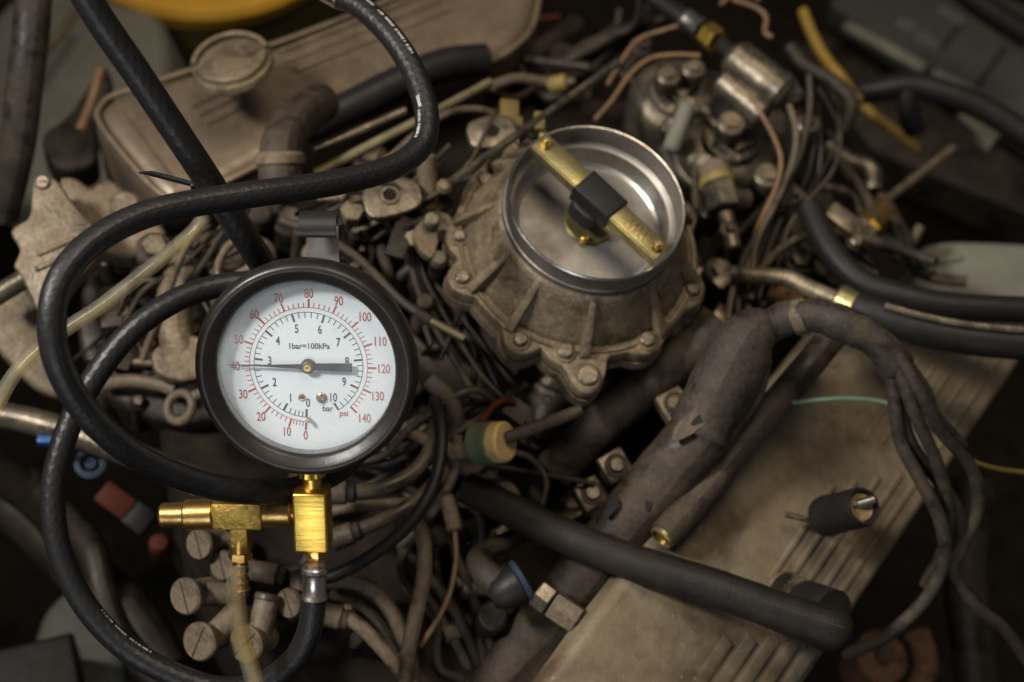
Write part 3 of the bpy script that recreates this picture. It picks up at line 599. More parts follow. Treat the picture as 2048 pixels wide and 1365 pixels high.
pipe('brown_pipe', 'thin brown pipe curving right from the hose bend', 'pipe', [(640, 385, 640), (760, 330, 646), (840, 262, 656), (900, 226, 664), (960, 220, 672), (1010, 238, 676)], 8, 'tan_rubber')
pipe('purge_pipe', 'tan curved pipe ending in a yellow plug', 'pipe', [(985, 172, 720), (1030, 158, 724), (1075, 162, 728), (1105, 168, 730)], 11, 'tan_rubber')
yp = Thing('yellow_plug', 'small yellow plug on the tan pipe end', 'plug', FR(1118, 168, 728, (.9, .1, .4))); yp.part('body', lathe([(0, -5), (4, -5), (4.6, -3), (4.6, 3), (3.5, 4.4), (0, 4.6)], 20), 'yellow_wire'); yp.part('stem', cyl(2, 4, 9, 12), 'tan_rubber')
ln = Thing('linkage_rod', 'long slim grey rod with ball end slanting left of the air horn', 'rod', base(888, 374, 610))
q = [ln.loc(888, 374, 612), ln.loc(1080, 238, 640), ln.loc(1235, 126, 668)]
ln.part('rod', tube(spline(q, 6), rmm(9, 630), 16), 'cast_grey'); ln.part('ball_end', lathe([(0, -3.4), (2.6, -2.4), (3.6, 0), (2.6, 2.4), (0, 3.4)], 20, 0, 0, 0), 'cast_dusty')
pipe('grey_rod', 'short grey rod crossing behind the linkage rod', 'rod', [(1010, 115, 760), (1090, 124, 756), (1180, 135, 750)], 10, 'cast_dark')
pipe('tan_hose', 'blurry tan hose behind the yellow plug', 'hose', [(1010, 150, 790), (1060, 115, 800), (1110, 80, 815), (1150, 50, 830)], 22, 'brown_rubber')
pipe('red_wire', 'thin red wire near the top middle', 'wire', [(1005, 45, 840), (1060, 40, 842), (1120, 34, 846)], 6, 'red_plastic')
fm = Thing('filter_canister', 'big dark canister behind the black hose at top middle', 'canister', base(760, 60, 820))
fm.part('shell', tube(fm.path([(690, 190, 800), (790, 130, 810), (900, 60, 826), (980, 10, 842)], 6), [26] * 19, 28), 'cast_dark')
pipe('dark_air_hose', 'thick black hose with dull shine below the top middle canister', 'hose', [(600, 260, 690), (700, 215, 696), (800, 165, 704), (890, 130, 714), (970, 120, 724)], 34, 'black_rubber', seg=22)
pipe('arched_hose', 'dark hose arching behind the top middle canister', 'hose', [(850, -40, 770), (920, 10, 768), (965, 60, 764), (975, 120, 760), (978, 190, 754)], 17, 'brown_rubber')
gb = Thing('bracket_with_hole', 'pale flat bracket with round hole under the hose bend', 'bracket', FR(780, 392, 622, (.1, .4, .9), (.8, .35, 0)))
gb.part('plate', extr(smooth_poly([(-13, -9), (12, -10), (15, 2), (6, 10), (-11, 8)], 3), -4, 0, .8), 'cast_grey'); gb.part('bush', ring(4.6, 2.8, -.4, 1.2, 24), 'steel_dusty'); gb.part('hole', cyl(2.8, -.2, .3, 20, .1), 'block_dark')
gb2 = Thing('lever_plate', 'grey lever plate with dark hole above the linkage ball', 'lever', FR(985, 262, 650, (.1, .4, .9), (.8, .3, 0)))
gb2.part('plate', extr(smooth_poly([(-12, -6), (0, -9), (12, -5), (11, 6), (0, 9), (-11, 7)], 3), -4, 0, .8), 'cast_grey'); gb2.part('hole', cyl(3.2, -.2, .4, 20, .1), 'block_dark')
yb = Thing('yellow_clip', 'small ochre clip beside the linkage rod', 'clip', FR(1018, 228, 665)); yb.part('body', box(0, 0, 0, 9, 14, 5, 1), 'yellow_wire'); yb.part('tab', box(4, -6, 2, 4, 6, 3, .6), 'yellow_wire')
pb = Thing('strap_clip', 'ochre clip behind the strap end of the air horn', 'clip', FR(1078, 245, 640)); pb.part('body', box(0, 0, 0, 5, 10, 4, .8), 'yellow_wire'); pb.part('foot', box(2, -6, -2, 4, 4, 4, .6), 'zinc_gold')
pl = Thing('pillar_post', 'tan upright post under the hose bend', 'post', base(850, 330, 640)); pl.part('post', cylab(4.5, pl.loc(852, 310, 630), pl.loc(858, 420, 636), 18), 'tan_rubber'); pl.part('foot', cylab(6.5, pl.loc(858, 412, 634), pl.loc(860, 440, 638), 18), 'cast_dark')
tl = Thing('throttle_lever', 'tan triangular throttle lever left of the carburettor flange', 'lever', FR(870, 460, 618, (.15, .45, .88)))
tl.part('plate', extr(smooth_poly(on_plane(tl.M, [(832, 450), (868, 418), (905, 430), (920, 470), (880, 470), (868, 520), (842, 505), (825, 470)]), 3), -4, 0, .8), 'cast_dusty')
tl.part('pivot', cyl(3.6, 0, 6, 20, .8, -2, 2), 'cast_grey'); tl.part('hole', cyl(3.2, -.1, .4, 18, .1, 4, -3), 'block_dark')
for i, (x, y, d, l, w) in enumerate(((705, 425, 625, 'pale nut cluster right of the gauge hanger', 'cast_dusty'), (832, 478, 622, 'bright dusty nut left of the throttle lever', 'cast_grey'), (878, 520, 616, 'tan round knob on a post below the throttle lever', 'cap_rubber'))):
    t = Thing('stud', l, 'stud', FR(x, y, d, (.1, .35, .93))); t.part('shaft', cyl(4.2, -40, 0, 18), 'cast_dark'); t.part('nut', hexa(5.4, -4, 3) if i < 2 else lathe([(0, 3.6), (3, 3), (4, 0), (3.4, -3), (0, -4)], 20), w)
for i, (p_, l, m_, r_) in enumerate((([(560, 440, 620), (640, 470, 618), (720, 520, 618), (800, 600, 616), (860, 640, 612), (925, 676, 606)], 'dusty cable running right behind the gauge to a pale end', 'brown_rubber', 9),
        ([(700, 470, 630), (760, 440, 630), (820, 410, 634), (850, 380, 640)], 'yellowish thin pipe between gauge hanger and carburettor', 'olive_pipe', 7),
        ([(690, 520, 640), (740, 560, 640), (790, 560, 642), (840, 520, 644)], 'dark cable sagging right of the gauge top', 'dusty_rubber', 12),
        ([(700, 400, 645), (740, 450, 640), (770, 520, 640), (790, 600, 640)], 'brown cable dropping behind the gauge at upper right', 'brown_rubber', 13))):
    pipe('control_cable', l, 'cable', p_, r_, m_)
te = Thing('cable_end_tip', 'slim yellowish cable tip right of the gauge', 'cable tip', base(870, 640, 606)); te.part('tip', cylab(1.4, te.loc(850, 636, 607), te.loc(930, 678, 604), 12, .3), 'olive_pipe'); te.part('collar', cylab(2.4, te.loc(835, 628, 608), te.loc(862, 642, 607), 14, .4), 'dusty_rubber')
mn = Thing('manifold_casting', 'rough brown manifold casting between gauge and carburettor', 'manifold', FR(930, 640, 655))
mn.part('body', extr(smooth_poly(on_plane(mn.M, [(830, 590), (900, 560), (990, 640), (1060, 720), (1080, 800), (1000, 830), (900, 800), (820, 700)]), 3), -30, 0, 5), 'brown_rubber')
mn.part('runner', tube(mn.path([(830, 560, 660), (890, 640, 645), (960, 690, 640), (1040, 730, 640)], 6), 11, 20, True, .04), 'brown_rubber')
mn.part('stub', cylab(7, mn.loc(855, 520, 640), mn.loc(835, 620, 650), 20), 'cast_dark')

# ================================================================== UPPER RIGHT: DISTRIBUTOR, FUEL LINE
ds = Thing('fuel_pump', 'grey metal pump with bolted cover, screws and rounded lobes at upper right', 'pump', FR(1450, 250, 735, (.1, .42, .9)))
def dsp(pix): return on_plane(ds.M, pix)
ds.part('base_casting', extr(smooth_poly(dsp([(1310, 230), (1330, 130), (1420, 100), (1540, 120), (1640, 190), (1620, 300), (1560, 360), (1440, 370), (1350, 320)]), 3), -60, -14, 5), 'cast_dark')
lx, ly = dsp([(1362, 185)])[0]; fx, fy = dsp([(1462, 280)])[0]
lo2 = ds.part('left_lobe', lathe([(0, 4), (15, 4), (17, 3), (17.5, 0), (21, -1), (25, -5), (26, -10), (25, -34)], 40, 0, lx, ly), 'cast_grey')
fo2 = ds.part('front_lobe', lathe([(0, 5), (13, 5), (15, 4), (16, -1), (22, -2.5), (26, -7), (27, -14), (26, -40)], 40, 0, fx, fy), 'cast_grey')
ds.part('saddle', extr(smooth_poly(dsp([(1340, 180), (1400, 140), (1560, 170), (1590, 250), (1540, 330), (1420, 350), (1350, 260)]), 3), -30, -4, 3), 'cast_grey')
ds.part('split_line', lathe([(26.6, -12), (27.6, -13), (27.6, -15.5), (26.4, -16.5)], 40, 0, fx, fy), 'steel_dusty')
for (x_, y_, w_, h_, a_) in ((fx + 4, fy - 6, 15, 8, .5), (fx - 8, fy + 5, 9, 12, .6), (lx + 2, ly - 3, 15, 6, .7), (lx - 8, ly + 8, 8, 8, .2)):
    v, f = box(0, 0, 6, w_, h_, 7, 1.6); c, s = math.cos(a_), math.sin(a_); ds.part('raised_pad', ([(x * c - y * s + x_, x * s + y * c + y_, z) for x, y, z in v], f), 'cast_grey')
ds.part('pump_barrel', cylab(10.5, ds.loc(1462, 112, 716), ds.loc(1572, 196, 706), 28, 3), 'cast_grey')
ds.part('barrel_web', cylab(7.5, ds.loc(1440, 160, 716), ds.loc(1530, 235, 708), 20, 2), 'cast_grey')
ds.part('cover_bar', cylab(4.5, ds.loc(1375, 210, 708), ds.loc(1340, 305, 700), 18, 1.5), 'pale_tank')
for (px, py, d, r, m_) in ((1340, 145, 716, 5, 'cast_grey'), (1390, 130, 722, 5, 'cast_grey'), (1378, 205, 706, 5, 'steel_dusty'), (1568, 160, 705, 7, 'steel'), (1466, 240, 705, 6, 'steel_dusty'), (1410, 320, 700, 5, 'steel'), (1540, 345, 700, 6, 'cast_dusty'), (1590, 180, 708, 4, 'cast_grey'), (1620, 240, 712, 5, 'cast_grey'), (1345, 245, 706, 4, 'steel')):
    p = ds.loc(px, py, d); b = ds.part('boss', cyl(r + 1.2, p.z - 14, p.z - 2, 18, 1, p.x, p.y), 'cast_grey'); ds.part('bolt_head', hexa(r * .75, p.z - 2.4, p.z, p.x, p.y), m_, b)
for (a, b) in (((1400, 225), (1440, 262)), ((1480, 210), (1520, 250)), ((1430, 290), (1480, 330)), ((1330, 200), (1380, 230))):
    (x0, y0), (x1, y1) = dsp([a, b]); ds.part('rib', cylab(3, (x0, y0, 5), (x1, y1, 3), 12, 1), 'cast_grey')
sn = Thing('sensor_fitting', 'tan and grey stepped sensor fitting right of the air horn', 'sensor', base(1430, 340, 690))
A, B, C, D_ = sn.loc(1428, 330, 692), sn.loc(1436, 372, 686), sn.loc(1450, 425, 680), sn.loc(1466, 500, 674)
sn.part('cap', cylab(8.2, A, B, 24, 2), 'cap_rubber'); sn.part('band', along(lathe([(8.6, -2), (9, 0), (8.6, 2)], 24), sn.loc(1434, 366, 687), C), 'yellow_wire'); sn.part('hex', along(hexa(8.8, 0, 14), B, C), 'cast_grey'); sn.part('stem', cylab(4, C, D_, 18, 1), 'steel_dusty')
sn.part('wing', cylab(5.5, sn.loc(1455, 395, 690), sn.loc(1500, 402, 694), 18, 2), 'cast_grey')
fh = Thing('fuel_hose', 'black fuel hose with bright crimp and brass nut at top right', 'hose', base(1370, 35, 735))
fh.part('tube', tube(fh.path([(1240, -60, 760), (1300, -10, 750), (1372, 40, 738)], 8), 5.4, 20), 'black_rubber')
fh.part('crimp_sleeve', along(lathe([(5.7, 0), (6.2, 1), (5.8, 3), (5.6, 9), (6, 11), (5, 12)], 28), fh.loc(1370, 38, 738), fh.loc(1412, 66, 730)), 'steel')
fh.part('brass_nut', along(hexa(6.6, 0, 9), fh.loc(1412, 66, 730), fh.loc(1446, 92, 722)), 'brass'); fh.part('spigot', cylab(4, fh.loc(1440, 88, 723), fh.loc(1470, 112, 716), 18), 'black_paint')
ws = [([(1372, 48, 735), (1330, 60, 740), (1280, 78, 744), (1250, 112, 742), (1215, 170, 735)], 'upper of two orange-tan wires bending left from the pump', 'copper_tan', 4.5),
      ([(1400, 112, 722), (1350, 110, 724), (1300, 118, 726), (1260, 150, 724), (1225, 200, 718), (1190, 240, 712)], 'lower of two orange-tan wires bending left from the pump', 'copper_tan', 5),
      ([(1490, 182, 706), (1520, 225, 702), (1550, 280, 700), (1562, 325, 698), (1550, 380, 694), (1510, 470, 684), (1490, 560, 672)], 'orange-tan wire dropping over the pump front', 'copper_tan', 5),
      ([(1578, 210, 706), (1592, 260, 702), (1586, 320, 698), (1555, 400, 690), (1515, 480, 680), (1500, 580, 668), (1494, 650, 660)], 'brown wire just right of the orange-tan drop wire', 'tan_rubber', 7),
      ([(1618, 150, 712), (1620, 215, 708), (1602, 300, 702), (1570, 370, 694), (1520, 460, 684), (1480, 540, 672), (1476, 650, 660)], 'rightmost brown wire looping down beside the pump', 'brown_rubber', 7),
      ([(1520, 0, 770), (1480, -20, 772), (1440, 10, 772)], 'short tan wire at the top edge above the pump', 'copper_tan', 5),
      ([(1465, 0, 760), (1510, 15, 758), (1532, 35, 756), (1530, 65, 752), (1545, 75, 750)], 'hooked tan wire above the pump barrel', 'copper_tan', 5.5),
      ([(1240, 20, 820), (1225, 90, 815), (1190, 160, 808)], 'dim brown wire left of the fuel hose', 'brown_rubber', 7),
      ([(1690, 480, 690), (1620, 470, 684), (1560, 500, 676), (1520, 545, 668), (1500, 600, 660)], 'grey brown wire sweeping left to the yellow clip', 'tan_rubber', 8),
      ([(1470, 555, 664), (1458, 620, 656), (1448, 690, 648), (1428, 760, 640)], 'leftmost thin wire through the yellow wire clip', 'tan_rubber', 7)]
for p_, l, m_, r_ in ws: pipe('wire', l, 'wire', p_, r_, m_, n=7, seg=10)
yc = Thing('wire_clip', 'yellow clip holding the thin wires at right of the carburettor', 'clip', FR(1462, 662, 650, (.1, .3, .95), (1, -.05, 0)))
yc.part('clip_body', extr(smooth_poly([(-7, -4), (7, -3.4), (7.5, 2), (0, 3), (-7, 4.4)], 2), -2, 3, .8), 'cream_plastic'); yc.part('latch', box(-4, 0, 4, 3.5, 4, 2, .5), 'cream_plastic')
dp = pipe('dipstick_tube', 'ochre yellow dipstick tube at upper right', 'dipstick', [(1606, 22, 880), (1625, 70, 872), (1650, 115, 864), (1690, 165, 855), (1720, 205, 850)], 11, 'ochre')
pipe('pump_bracket_arm', 'dark grey bent arm right of the pump', 'arm', [(1580, 95, 800), (1610, 130, 795), (1660, 160, 790), (1700, 200, 785), (1690, 250, 780), (1650, 300, 775)], 16, 'cast_dark')

# ================================================================== FAR RIGHT: PANELS, TANK, HOSES
pn = Thing('radiator_shroud', 'dark grey panelled sheet with pale edge strip at upper right', 'panel', FR(1850, 110, 1080, (-.05, .5, .86), (.85, -.5, 0)))
def pnp(pix): return on_plane(pn.M, pix)
pn.part('sheet', extr(pnp([(1660, 10), (1740, -120), (2120, 40), (2160, 330), (1990, 225)]), -20, 0, 1), 'dark_panel')
pn.part('lower_sheet', extr(pnp([(1600, 60), (1650, 20), (1985, 235), (2140, 340), (2140, 420), (1760, 260)]), -60, -24, 1), 'cast_dark')
def strip(a, b, w, h, m_, name):
    (x0, y0), (x1, y1) = pnp([a, b]); v, f = box(0, 0, h / 2, math.hypot(x1 - x0, y1 - y0), w, h, .8); an = math.atan2(y1 - y0, x1 - x0); c, s = math.cos(an), math.sin(an)
    pn.part(name, ([(x * c - y * s + (x0 + x1) / 2, x * s + y * c + (y0 + y1) / 2, z - .5) for x, y, z in v], f), m_)
strip((1690, 55), (1848, 142), 8, 5, 'panel_edge', 'edge_strip'); strip((1866, 152), (1950, 196), 8, 5, 'panel_edge', 'edge_strip')
strip((1795, 42), (1826, 58), 10, 1.2, 'sticker', 'sticker'); strip((1832, 66), (1882, 98), 9, 1.2, 'sticker', 'sticker'); strip((1878, 14), (1925, 44), 8, 1.2, 'sticker', 'sticker')
strip((1950, 180), (2010, 95), 3, 2, 'block_dark', 'seam'); strip((1880, 100), (1920, 52), 3, 2, 'block_dark', 'seam')
pipe('top_right_hose', 'black hose across the top right corner', 'hose', [(1880, -60, 1000), (1960, 10, 995), (2060, 75, 990)], 26, 'black_rubber')
pipe('radiator_hose', 'thick black hose with branch running to the right edge under the panel', 'hose', [(1690, 190, 860), (1760, 178, 850), (1825, 170, 842), (1900, 190, 836), (1980, 225, 832), (2080, 290, 826)], 26, 'black_rubber', seg=20)
pipe('hose_branch', 'short black hose stub below the thick radiator hose', 'hose', [(1820, 172, 842), (1815, 215, 846), (1830, 262, 856)], 22, 'black_rubber')
single('relay_plate', 'pale grey plate below the thick radiator hose', 'plate', extr(on_plane(FR(1950, 255, 900, (.1, .5, .86)), [(1915, 230), (1935, 222), (2002, 268), (1982, 292)]), -6, 0, 1), 'pale_tank', FR(1950, 255, 900, (.1, .5, .86)))
pipe('ochre_strap', 'ochre strap slanting under the radiator hose', 'strap', [(1716, 200, 900), (1750, 232, 896), (1790, 262, 892), (1842, 302, 884)], 9, 'ochre')
pipe('dipstick_pole', 'slim pale pole leaning right of the pump', 'pole', [(1905, 298, 800), (1845, 345, 780), (1770, 402, 760)], 9, 'cast_dusty')
af = Thing('amber_fitting', 'amber brass fitting at the foot of the pale pole', 'fitting', base(1745, 440, 745)); af.part('barrel', cylab(8, af.loc(1768, 415, 752), af.loc(1715, 475, 738), 20, 2), 'brass_old'); af.part('nut', along(hexa(10, 0, 10), af.loc(1728, 462, 740), af.loc(1690, 500, 732)), 'cast_dusty'); af.part('clip', cylab(3, af.loc(1738, 446, 735), af.loc(1752, 462, 736), 12), 'yellow_plastic')
for i, (p_, r_, l, m_) in enumerate((([(1655, 295, 770), (1700, 325, 764), (1740, 340, 760), (1745, 380, 758)], 20, 'grey brown bent arm left of the pale pole', 'cast_grey'), ([(1570, 370, 720), (1600, 400, 716), (1635, 430, 712)], 16, 'tan stubby lever below the pump', 'tan_rubber'),
        ([(1840, 455, 740), (1820, 490, 736), (1790, 520, 730)], 10, 'tan thin rod left of the pale tank', 'tan_rubber'), ([(1640, 500, 700), (1700, 535, 694), (1750, 560, 690)], 18, 'pale grey bar under the amber fitting', 'cast_grey'), ([(1580, 420, 720), (1500, 460, 710), (1430, 520, 700)], 14, 'brown bar under the thin wires', 'brown_rubber'))):
    pipe('linkage_bar', l, 'bar', p_, r_, m_)
tk = Thing('expansion_tank', 'pale olive grey tank with rounded end at the right edge', 'tank', FR(1940, 540, 760, (.05, .4, .91)))
def tkp(pix): return on_plane(tk.M, pix)
tk.part('shell', extr(smooth_poly(tkp([(1836, 520), (1850, 485), (1900, 476), (2000, 478), (2120, 486), (2120, 640), (1990, 625), (1880, 600), (1838, 570)]), 4), -50, 0, 7, 5), 'pale_tank')
tk.part('moulded_ridge', cylab(2, (*tkp([(1855, 530)])[0], 0), (*tkp([(1925, 515)])[0], 0), 12), 'pale_tank')
pipe('upper_coolant_hose', 'upper of two thick black hoses at the right edge', 'hose', [(1618, 415, 680), (1660, 500, 668), (1720, 562, 660), (1800, 592, 654), (1900, 612, 650), (2080, 622, 648)], 27, 'black_rubber', seg=20)
ch = Thing('lower_coolant_hose', 'lower of two thick black hoses, clamped to a steel tube', 'hose', base(1700, 612, 640))
ch.part('tube', tube(ch.path([(1690, 606, 642), (1760, 632, 636), (1850, 660, 630), (1950, 678, 626), (2090, 690, 622)], 8), 7.6, 22, True, .01), 'black_rubber')
ch.part('steel_tube', tube(ch.path([(1466, 548, 660), (1510, 553, 656), (1570, 556, 652), (1620, 578, 648), (1700, 612, 640)], 8), 4.0, 18), 'steel_dusty')
ch.part('clamp', cylab(7.8, ch.loc(1674, 600, 643), ch.loc(1712, 618, 639), 22, 1), 'zinc_gold')
ch.part('seam_strip', tube(ch.path([(1770, 612, 628), (1850, 634, 623), (1950, 652, 619), (2090, 664, 615)], 6), 1.6, 8), 'cast_grey')
for i, (x, y, d, l) in enumerate(((1598, 520, 690, 'round dusty bolt left of the upper coolant hose'), (1400, 560, 690, 'tan bolt boss beside the carburettor skirt'), (1370, 600, 700, 'dusty lug right of the carburettor flange'))):
    t = Thing('bolt_boss', l, 'bolt', FR(x, y, d, (.1, .4, .9))); t.part('boss', cyl(9, -40, 0, 24, 2), 'cast_dark' if i == 0 else 'cast_dusty'); t.part('bolt_head', hexa(5, 0, 4), 'cast_grey')
bxs = Thing('dark_box', 'dark brown box behind the yellow wire clip', 'box', FR(1390, 690, 668)); bxs.part('case', extr(on_plane(bxs.M, [(1345, 640), (1440, 615), (1440, 740), (1370, 800), (1330, 760)]), -30, 0, 2), 'brown_rubber'); bxs.part('lid_seam', cylab(.8, (*on_plane(bxs.M, [(1365, 650)])[0], .2), (*on_plane(bxs.M, [(1370, 760)])[0], .2), 8, .1), 'block_dark')
or_ = Thing('rust_plate', 'rust orange plate under the steel tube', 'plate', FR(1570, 585, 668, (.1, .4, .9))); or_.part('plate', extr(smooth_poly([(-12, -4), (4, -8), (12, 0), (2, 7)], 2), -3, 0, .6), 'rust'); or_.part('rivet', cyl(1.6, 0, 1, 12, .3, 2, 0), 'cast_dark')
# deep lower right
pipe('frame_rail', 'dim brown rail deep at the lower right corner', 'rail', [(1960, 1400, 800), (1940, 1250, 800), (1930, 1120, 805), (1950, 960, 812)], 44, 'cast_dark')
kn = Thing('pulley', 'blurry rusty pulley deep under the pipe elbow at lower right', 'pulley', FR(1760, 1315, 740)); kn.part('disc', lathe([(0, 4), (10, 4), (14, 2), (15, -4), (15, -20)], 28), 'rust'); kn.part('boss', cyl(5, 4, 8, 18), 'brown_rubber')
pipe('rusty_bracket', 'rusty bracket right of the blurry pulley', 'bracket', [(1830, 1400, 760), (1850, 1330, 756), (1835, 1270, 752)], 26, 'rust')

WM = ['brown_rubber', 'brown_rubber', 'dusty_rubber', 'dusty_rubber', 'black_rubber', 'cast_dark']
harness('idle_harness', 'tangle of thin dusty wires between gauge hanger and carburettor', [(640, 470, 622), (720, 430, 624), (800, 470, 626), (880, 400, 630), (940, 330, 640)], 5, -2, 14, (4, 7), WM, 60)
harness('throttle_harness', 'thin dark wires dropping between gauge and carburettor flange', [(820, 480, 620), (850, 560, 622), (900, 660, 622), (960, 760, 618), (1010, 830, 612)], 5, -2, 14, (4, 8), WM, 60)
harness('pump_harness', 'thin wires hanging right of the metal pump', [(1640, 180, 740), (1660, 270, 728), (1620, 360, 712), (1560, 440, 700), (1510, 560, 680), (1480, 660, 664)], 5, -6, 12, (4, 7), WM, 46)
harness('firewall_harness', 'dim bundle of cables crossing the top middle behind the linkage rod', [(960, 140, 770), (1060, 170, 768), (1160, 130, 772), (1260, 60, 780), (1300, 0, 790)], 9, -12, 14, (6, 12), ['cast_dark', 'dusty_rubber', 'brown_rubber', 'black_rubber'], 80)
harness('right_harness', 'dim bundle of cables between pump and pale tank', [(1600, 330, 770), (1680, 420, 752), (1740, 490, 738), (1780, 540, 728), (1830, 590, 715)], 8, -10, 12, (6, 13), ['cast_dark', 'dusty_rubber', 'black_rubber', 'brown_rubber'], 70)
harness('front_harness', 'thin brown wires inside the big hose loop', [(460, 480, 606), (380, 560, 616), (300, 600, 622), (240, 700, 626), (180, 780, 630)], 4, -2, 12, (4, 7), WM, 60)
harness('lower_harness', 'crowd of dark wires under the ignition leads', [(720, 900, 624), (800, 960, 618), (860, 1060, 614), (880, 1180, 614), (900, 1300, 616), (940, 1400, 620)], 5, 0, 14, (7, 12), WM, 70)
harness('gauge_side_harness', 'dark wires curling out under the right side of the gauge', [(700, 880, 606), (790, 900, 602), (870, 850, 602), (930, 800, 606), (1000, 780, 612)], 5, -2, 12, (7, 12), WM, 50)

# ================================================================== CENTRE AND LOWER MIDDLE
gp = Thing('vacuum_valve', 'round green and cream valve on a thin brown pipe', 'valve', FR(985, 886, 588, (.83, .10, .55)))
gp.part('green_body', lathe([(0, -9), (6, -9), (8.6, -8), (8.9, -5), (8.4, -3.5), (8.9, -2), (8.9, 1), (8, 1.6), (0, 1.6)], 36), 'green_plastic'); gp.part('cream_cap', lathe([(8.2, 1.2), (8.5, 2), (8.5, 6), (7.6, 7), (0, 7)], 36), 'cream_plastic')
gp.part('outlet_pipe', cylab(2.7, gp.loc(1010, 878, 584), gp.loc(1165, 820, 588), 16), 'brown_rubber'); gp.part('inlet_pipe', cylab(3.6, gp.loc(980, 890, 590), gp.loc(900, 908, 596), 16), 'tan_rubber')
gf = Thing('paper_tag', 'small grey brown tag behind the green and cream valve', 'tag', FR(1035, 822, 612, (.1, .3, .95), (.75, -.55, 0))); gf.part('tag', box(0, 0, 0, 11, 9, 1.5, .4), 'brown_rubber'); gf.part('string', cylab(.7, (-5, 0, 0), (-16, -3, -2), 8, .1), 'red_plastic')
pipe('pink_wire', 'short dull red wire left of the grey tag', 'wire', [(962, 850, 606), (985, 815, 608), (1010, 802, 610), (1030, 806, 612)], 7, 'red_plastic')
ab = Thing('alloy_pipe_bend', 'shiny grey alloy bend below the carburettor tab', 'pipe bend', base(1100, 780, 650)); ab.part('bend', tube(ab.path([(1190, 735, 655), (1140, 745, 650), (1100, 780, 648), (1082, 830, 650), (1080, 880, 655)], 7), 9, 20), 'steel_dusty'); ab.part('lip', along(lathe([(9.2, -2), (10.6, -.5), (10.6, 2), (9, 3)], 24), ab.loc(1102, 778, 648), ab.loc(1086, 815, 649)), 'steel_dusty')
ap = Thing('alloy_plate', 'grey alloy face between carburettor tab and brown pipe', 'plate', FR(1250, 752, 645, (.3, .4, .87))); ap.part('plate', extr(smooth_poly(on_plane(ap.M, [(1200, 760), (1250, 728), (1290, 735), (1260, 775), (1215, 790)]), 3), -8, 0, 1.5), 'steel_dusty'); ap.part('pad', cyl(3, 0, 1.2, 18, .4), 'cast_grey')
for i, (x, y, d, l, m_) in enumerate(((1228, 935, 620, 'square nut with bolt between brown pipe and taped duct', 'cast_grey'), (1180, 990, 624, 'shiny bolt below the square nut', 'steel_dusty'), (1345, 812, 628, 'half hidden square nut beside the upper duct', 'cast_dusty'))):
    t = Thing('square_nut', l, 'nut', FR(x, y, d, (.15, .3, .94), (.8, .5, 0))); t.part('nut', box(0, 0, 0, 13, 13, 8, 1.2), m_); t.part('washer', ring(5.2, 3, 4, 4.8, 24, .2), 'cast_dark'); t.part('bolt_end', cyl(3.4, 4, 6.4, 18, .6), m_)
pipe('bracket_flat', 'gilded flat bar below the shiny bolt', 'bar', [(1120, 1040, 632), (1165, 1022, 628), (1215, 985, 626)], 12, 'zinc_gold')
pipe('clip_wire', 'thin dark wire right of the green and cream valve', 'wire', [(900, 905, 600), (980, 930, 606), (1060, 945, 612), (1190, 968, 618)], 6, 'dusty_rubber')
pipe('second_clip_wire', 'thin dark looping wire over the black pipe end', 'wire', [(1000, 900, 606), (1060, 915, 606), (1092, 960, 604), (1085, 1010, 602)], 6, 'dusty_rubber')
tc_ = Thing('cast_tab', 'tan crumpled bracket above the black pipe end', 'bracket', FR(985, 965, 612, (.1, .4, .9))); tc_.part('plate', extr(smooth_poly(on_plane(tc_.M, [(935, 950), (985, 945), (1030, 965), (1045, 995), (1000, 985), (950, 975)]), 3), -5, 0, 1.2), 'cap_rubber'); tc_.part('nub', cylab(3.8, tc_.loc(915, 998, 606), tc_.loc(950, 998, 606), 18, 1), 'cream_plastic')
cn = Thing('wire_connector', 'tan crimp connector with thin pink-brown wire below the valve', 'connector', base(905, 1010, 598)); cn.part('crimp', cylab(3.4, cn.loc(892, 990, 600), cn.loc(910, 1062, 597), 16, 1), 'cap_rubber'); cn.part('lead', tube(cn.path([(910, 1060, 597), (912, 1120, 598), (900, 1185, 600), (875, 1240, 602), (842, 1292, 606)], 8), 1.2, 10), 'copper_tan'); cn.part('plug_base', cylab(6.5, cn.loc(870, 1050, 612), cn.loc(890, 1085, 612), 18, 1.5), 'brown_rubber')
bo = Thing('elbow_boot', 'small black rubber elbow boot below the black pipe', 'boot', base(1010, 1170, 590))
bo.part('boot_tube', tube(bo.path([(1062, 1062, 606), (1010, 1085, 602), (965, 1108, 596), (958, 1128, 592), (985, 1160, 588), (1020, 1182, 586)], 8), [3.4 + .09 * i for i in range(41)], 18), 'dusty_rubber'); bo.part('boot_cup', along(lathe([(4, -10), (7, -7), (8.4, -1), (8.8, 2.5), (8, 3.4), (0, 3)], 28), bo.loc(1025, 1175, 585), bo.loc(1050, 1160, 586)), 'black_rubber')
bo.part('blue_washer', along(lathe([(8.6, 3), (9.8, 3.6), (9.8, 5.4), (8.6, 6), (0, 6)], 28), bo.loc(1025, 1175, 585), bo.loc(1050, 1160, 586)), 'blue_grey')
bl = Thing('pipe_union', 'dusty hex union with thin curved steel line on the cover edge', 'union', base(1110, 1210, 584))
u0, u1, u2 = bl.loc(1075, 1185, 584), bl.loc(1105, 1208, 582), bl.loc(1150, 1238, 580)
bl.part('rear_nut', along(hexa(6.2, 0, 7), u0, u1), 'cast_grey'); bl.part('hex_body', along(hexa(6.0, 0, 12.5), u1, u2), 'cap_rubber')
bl.part('line', tube(bl.path([(1140, 1232, 581), (1172, 1248, 580), (1205, 1252, 581), (1238, 1238, 584), (1256, 1205, 588), (1262, 1165, 593), (1270, 1120, 598), (1286, 1085, 600)], 8), 2.0, 14), 'cap_rubber')
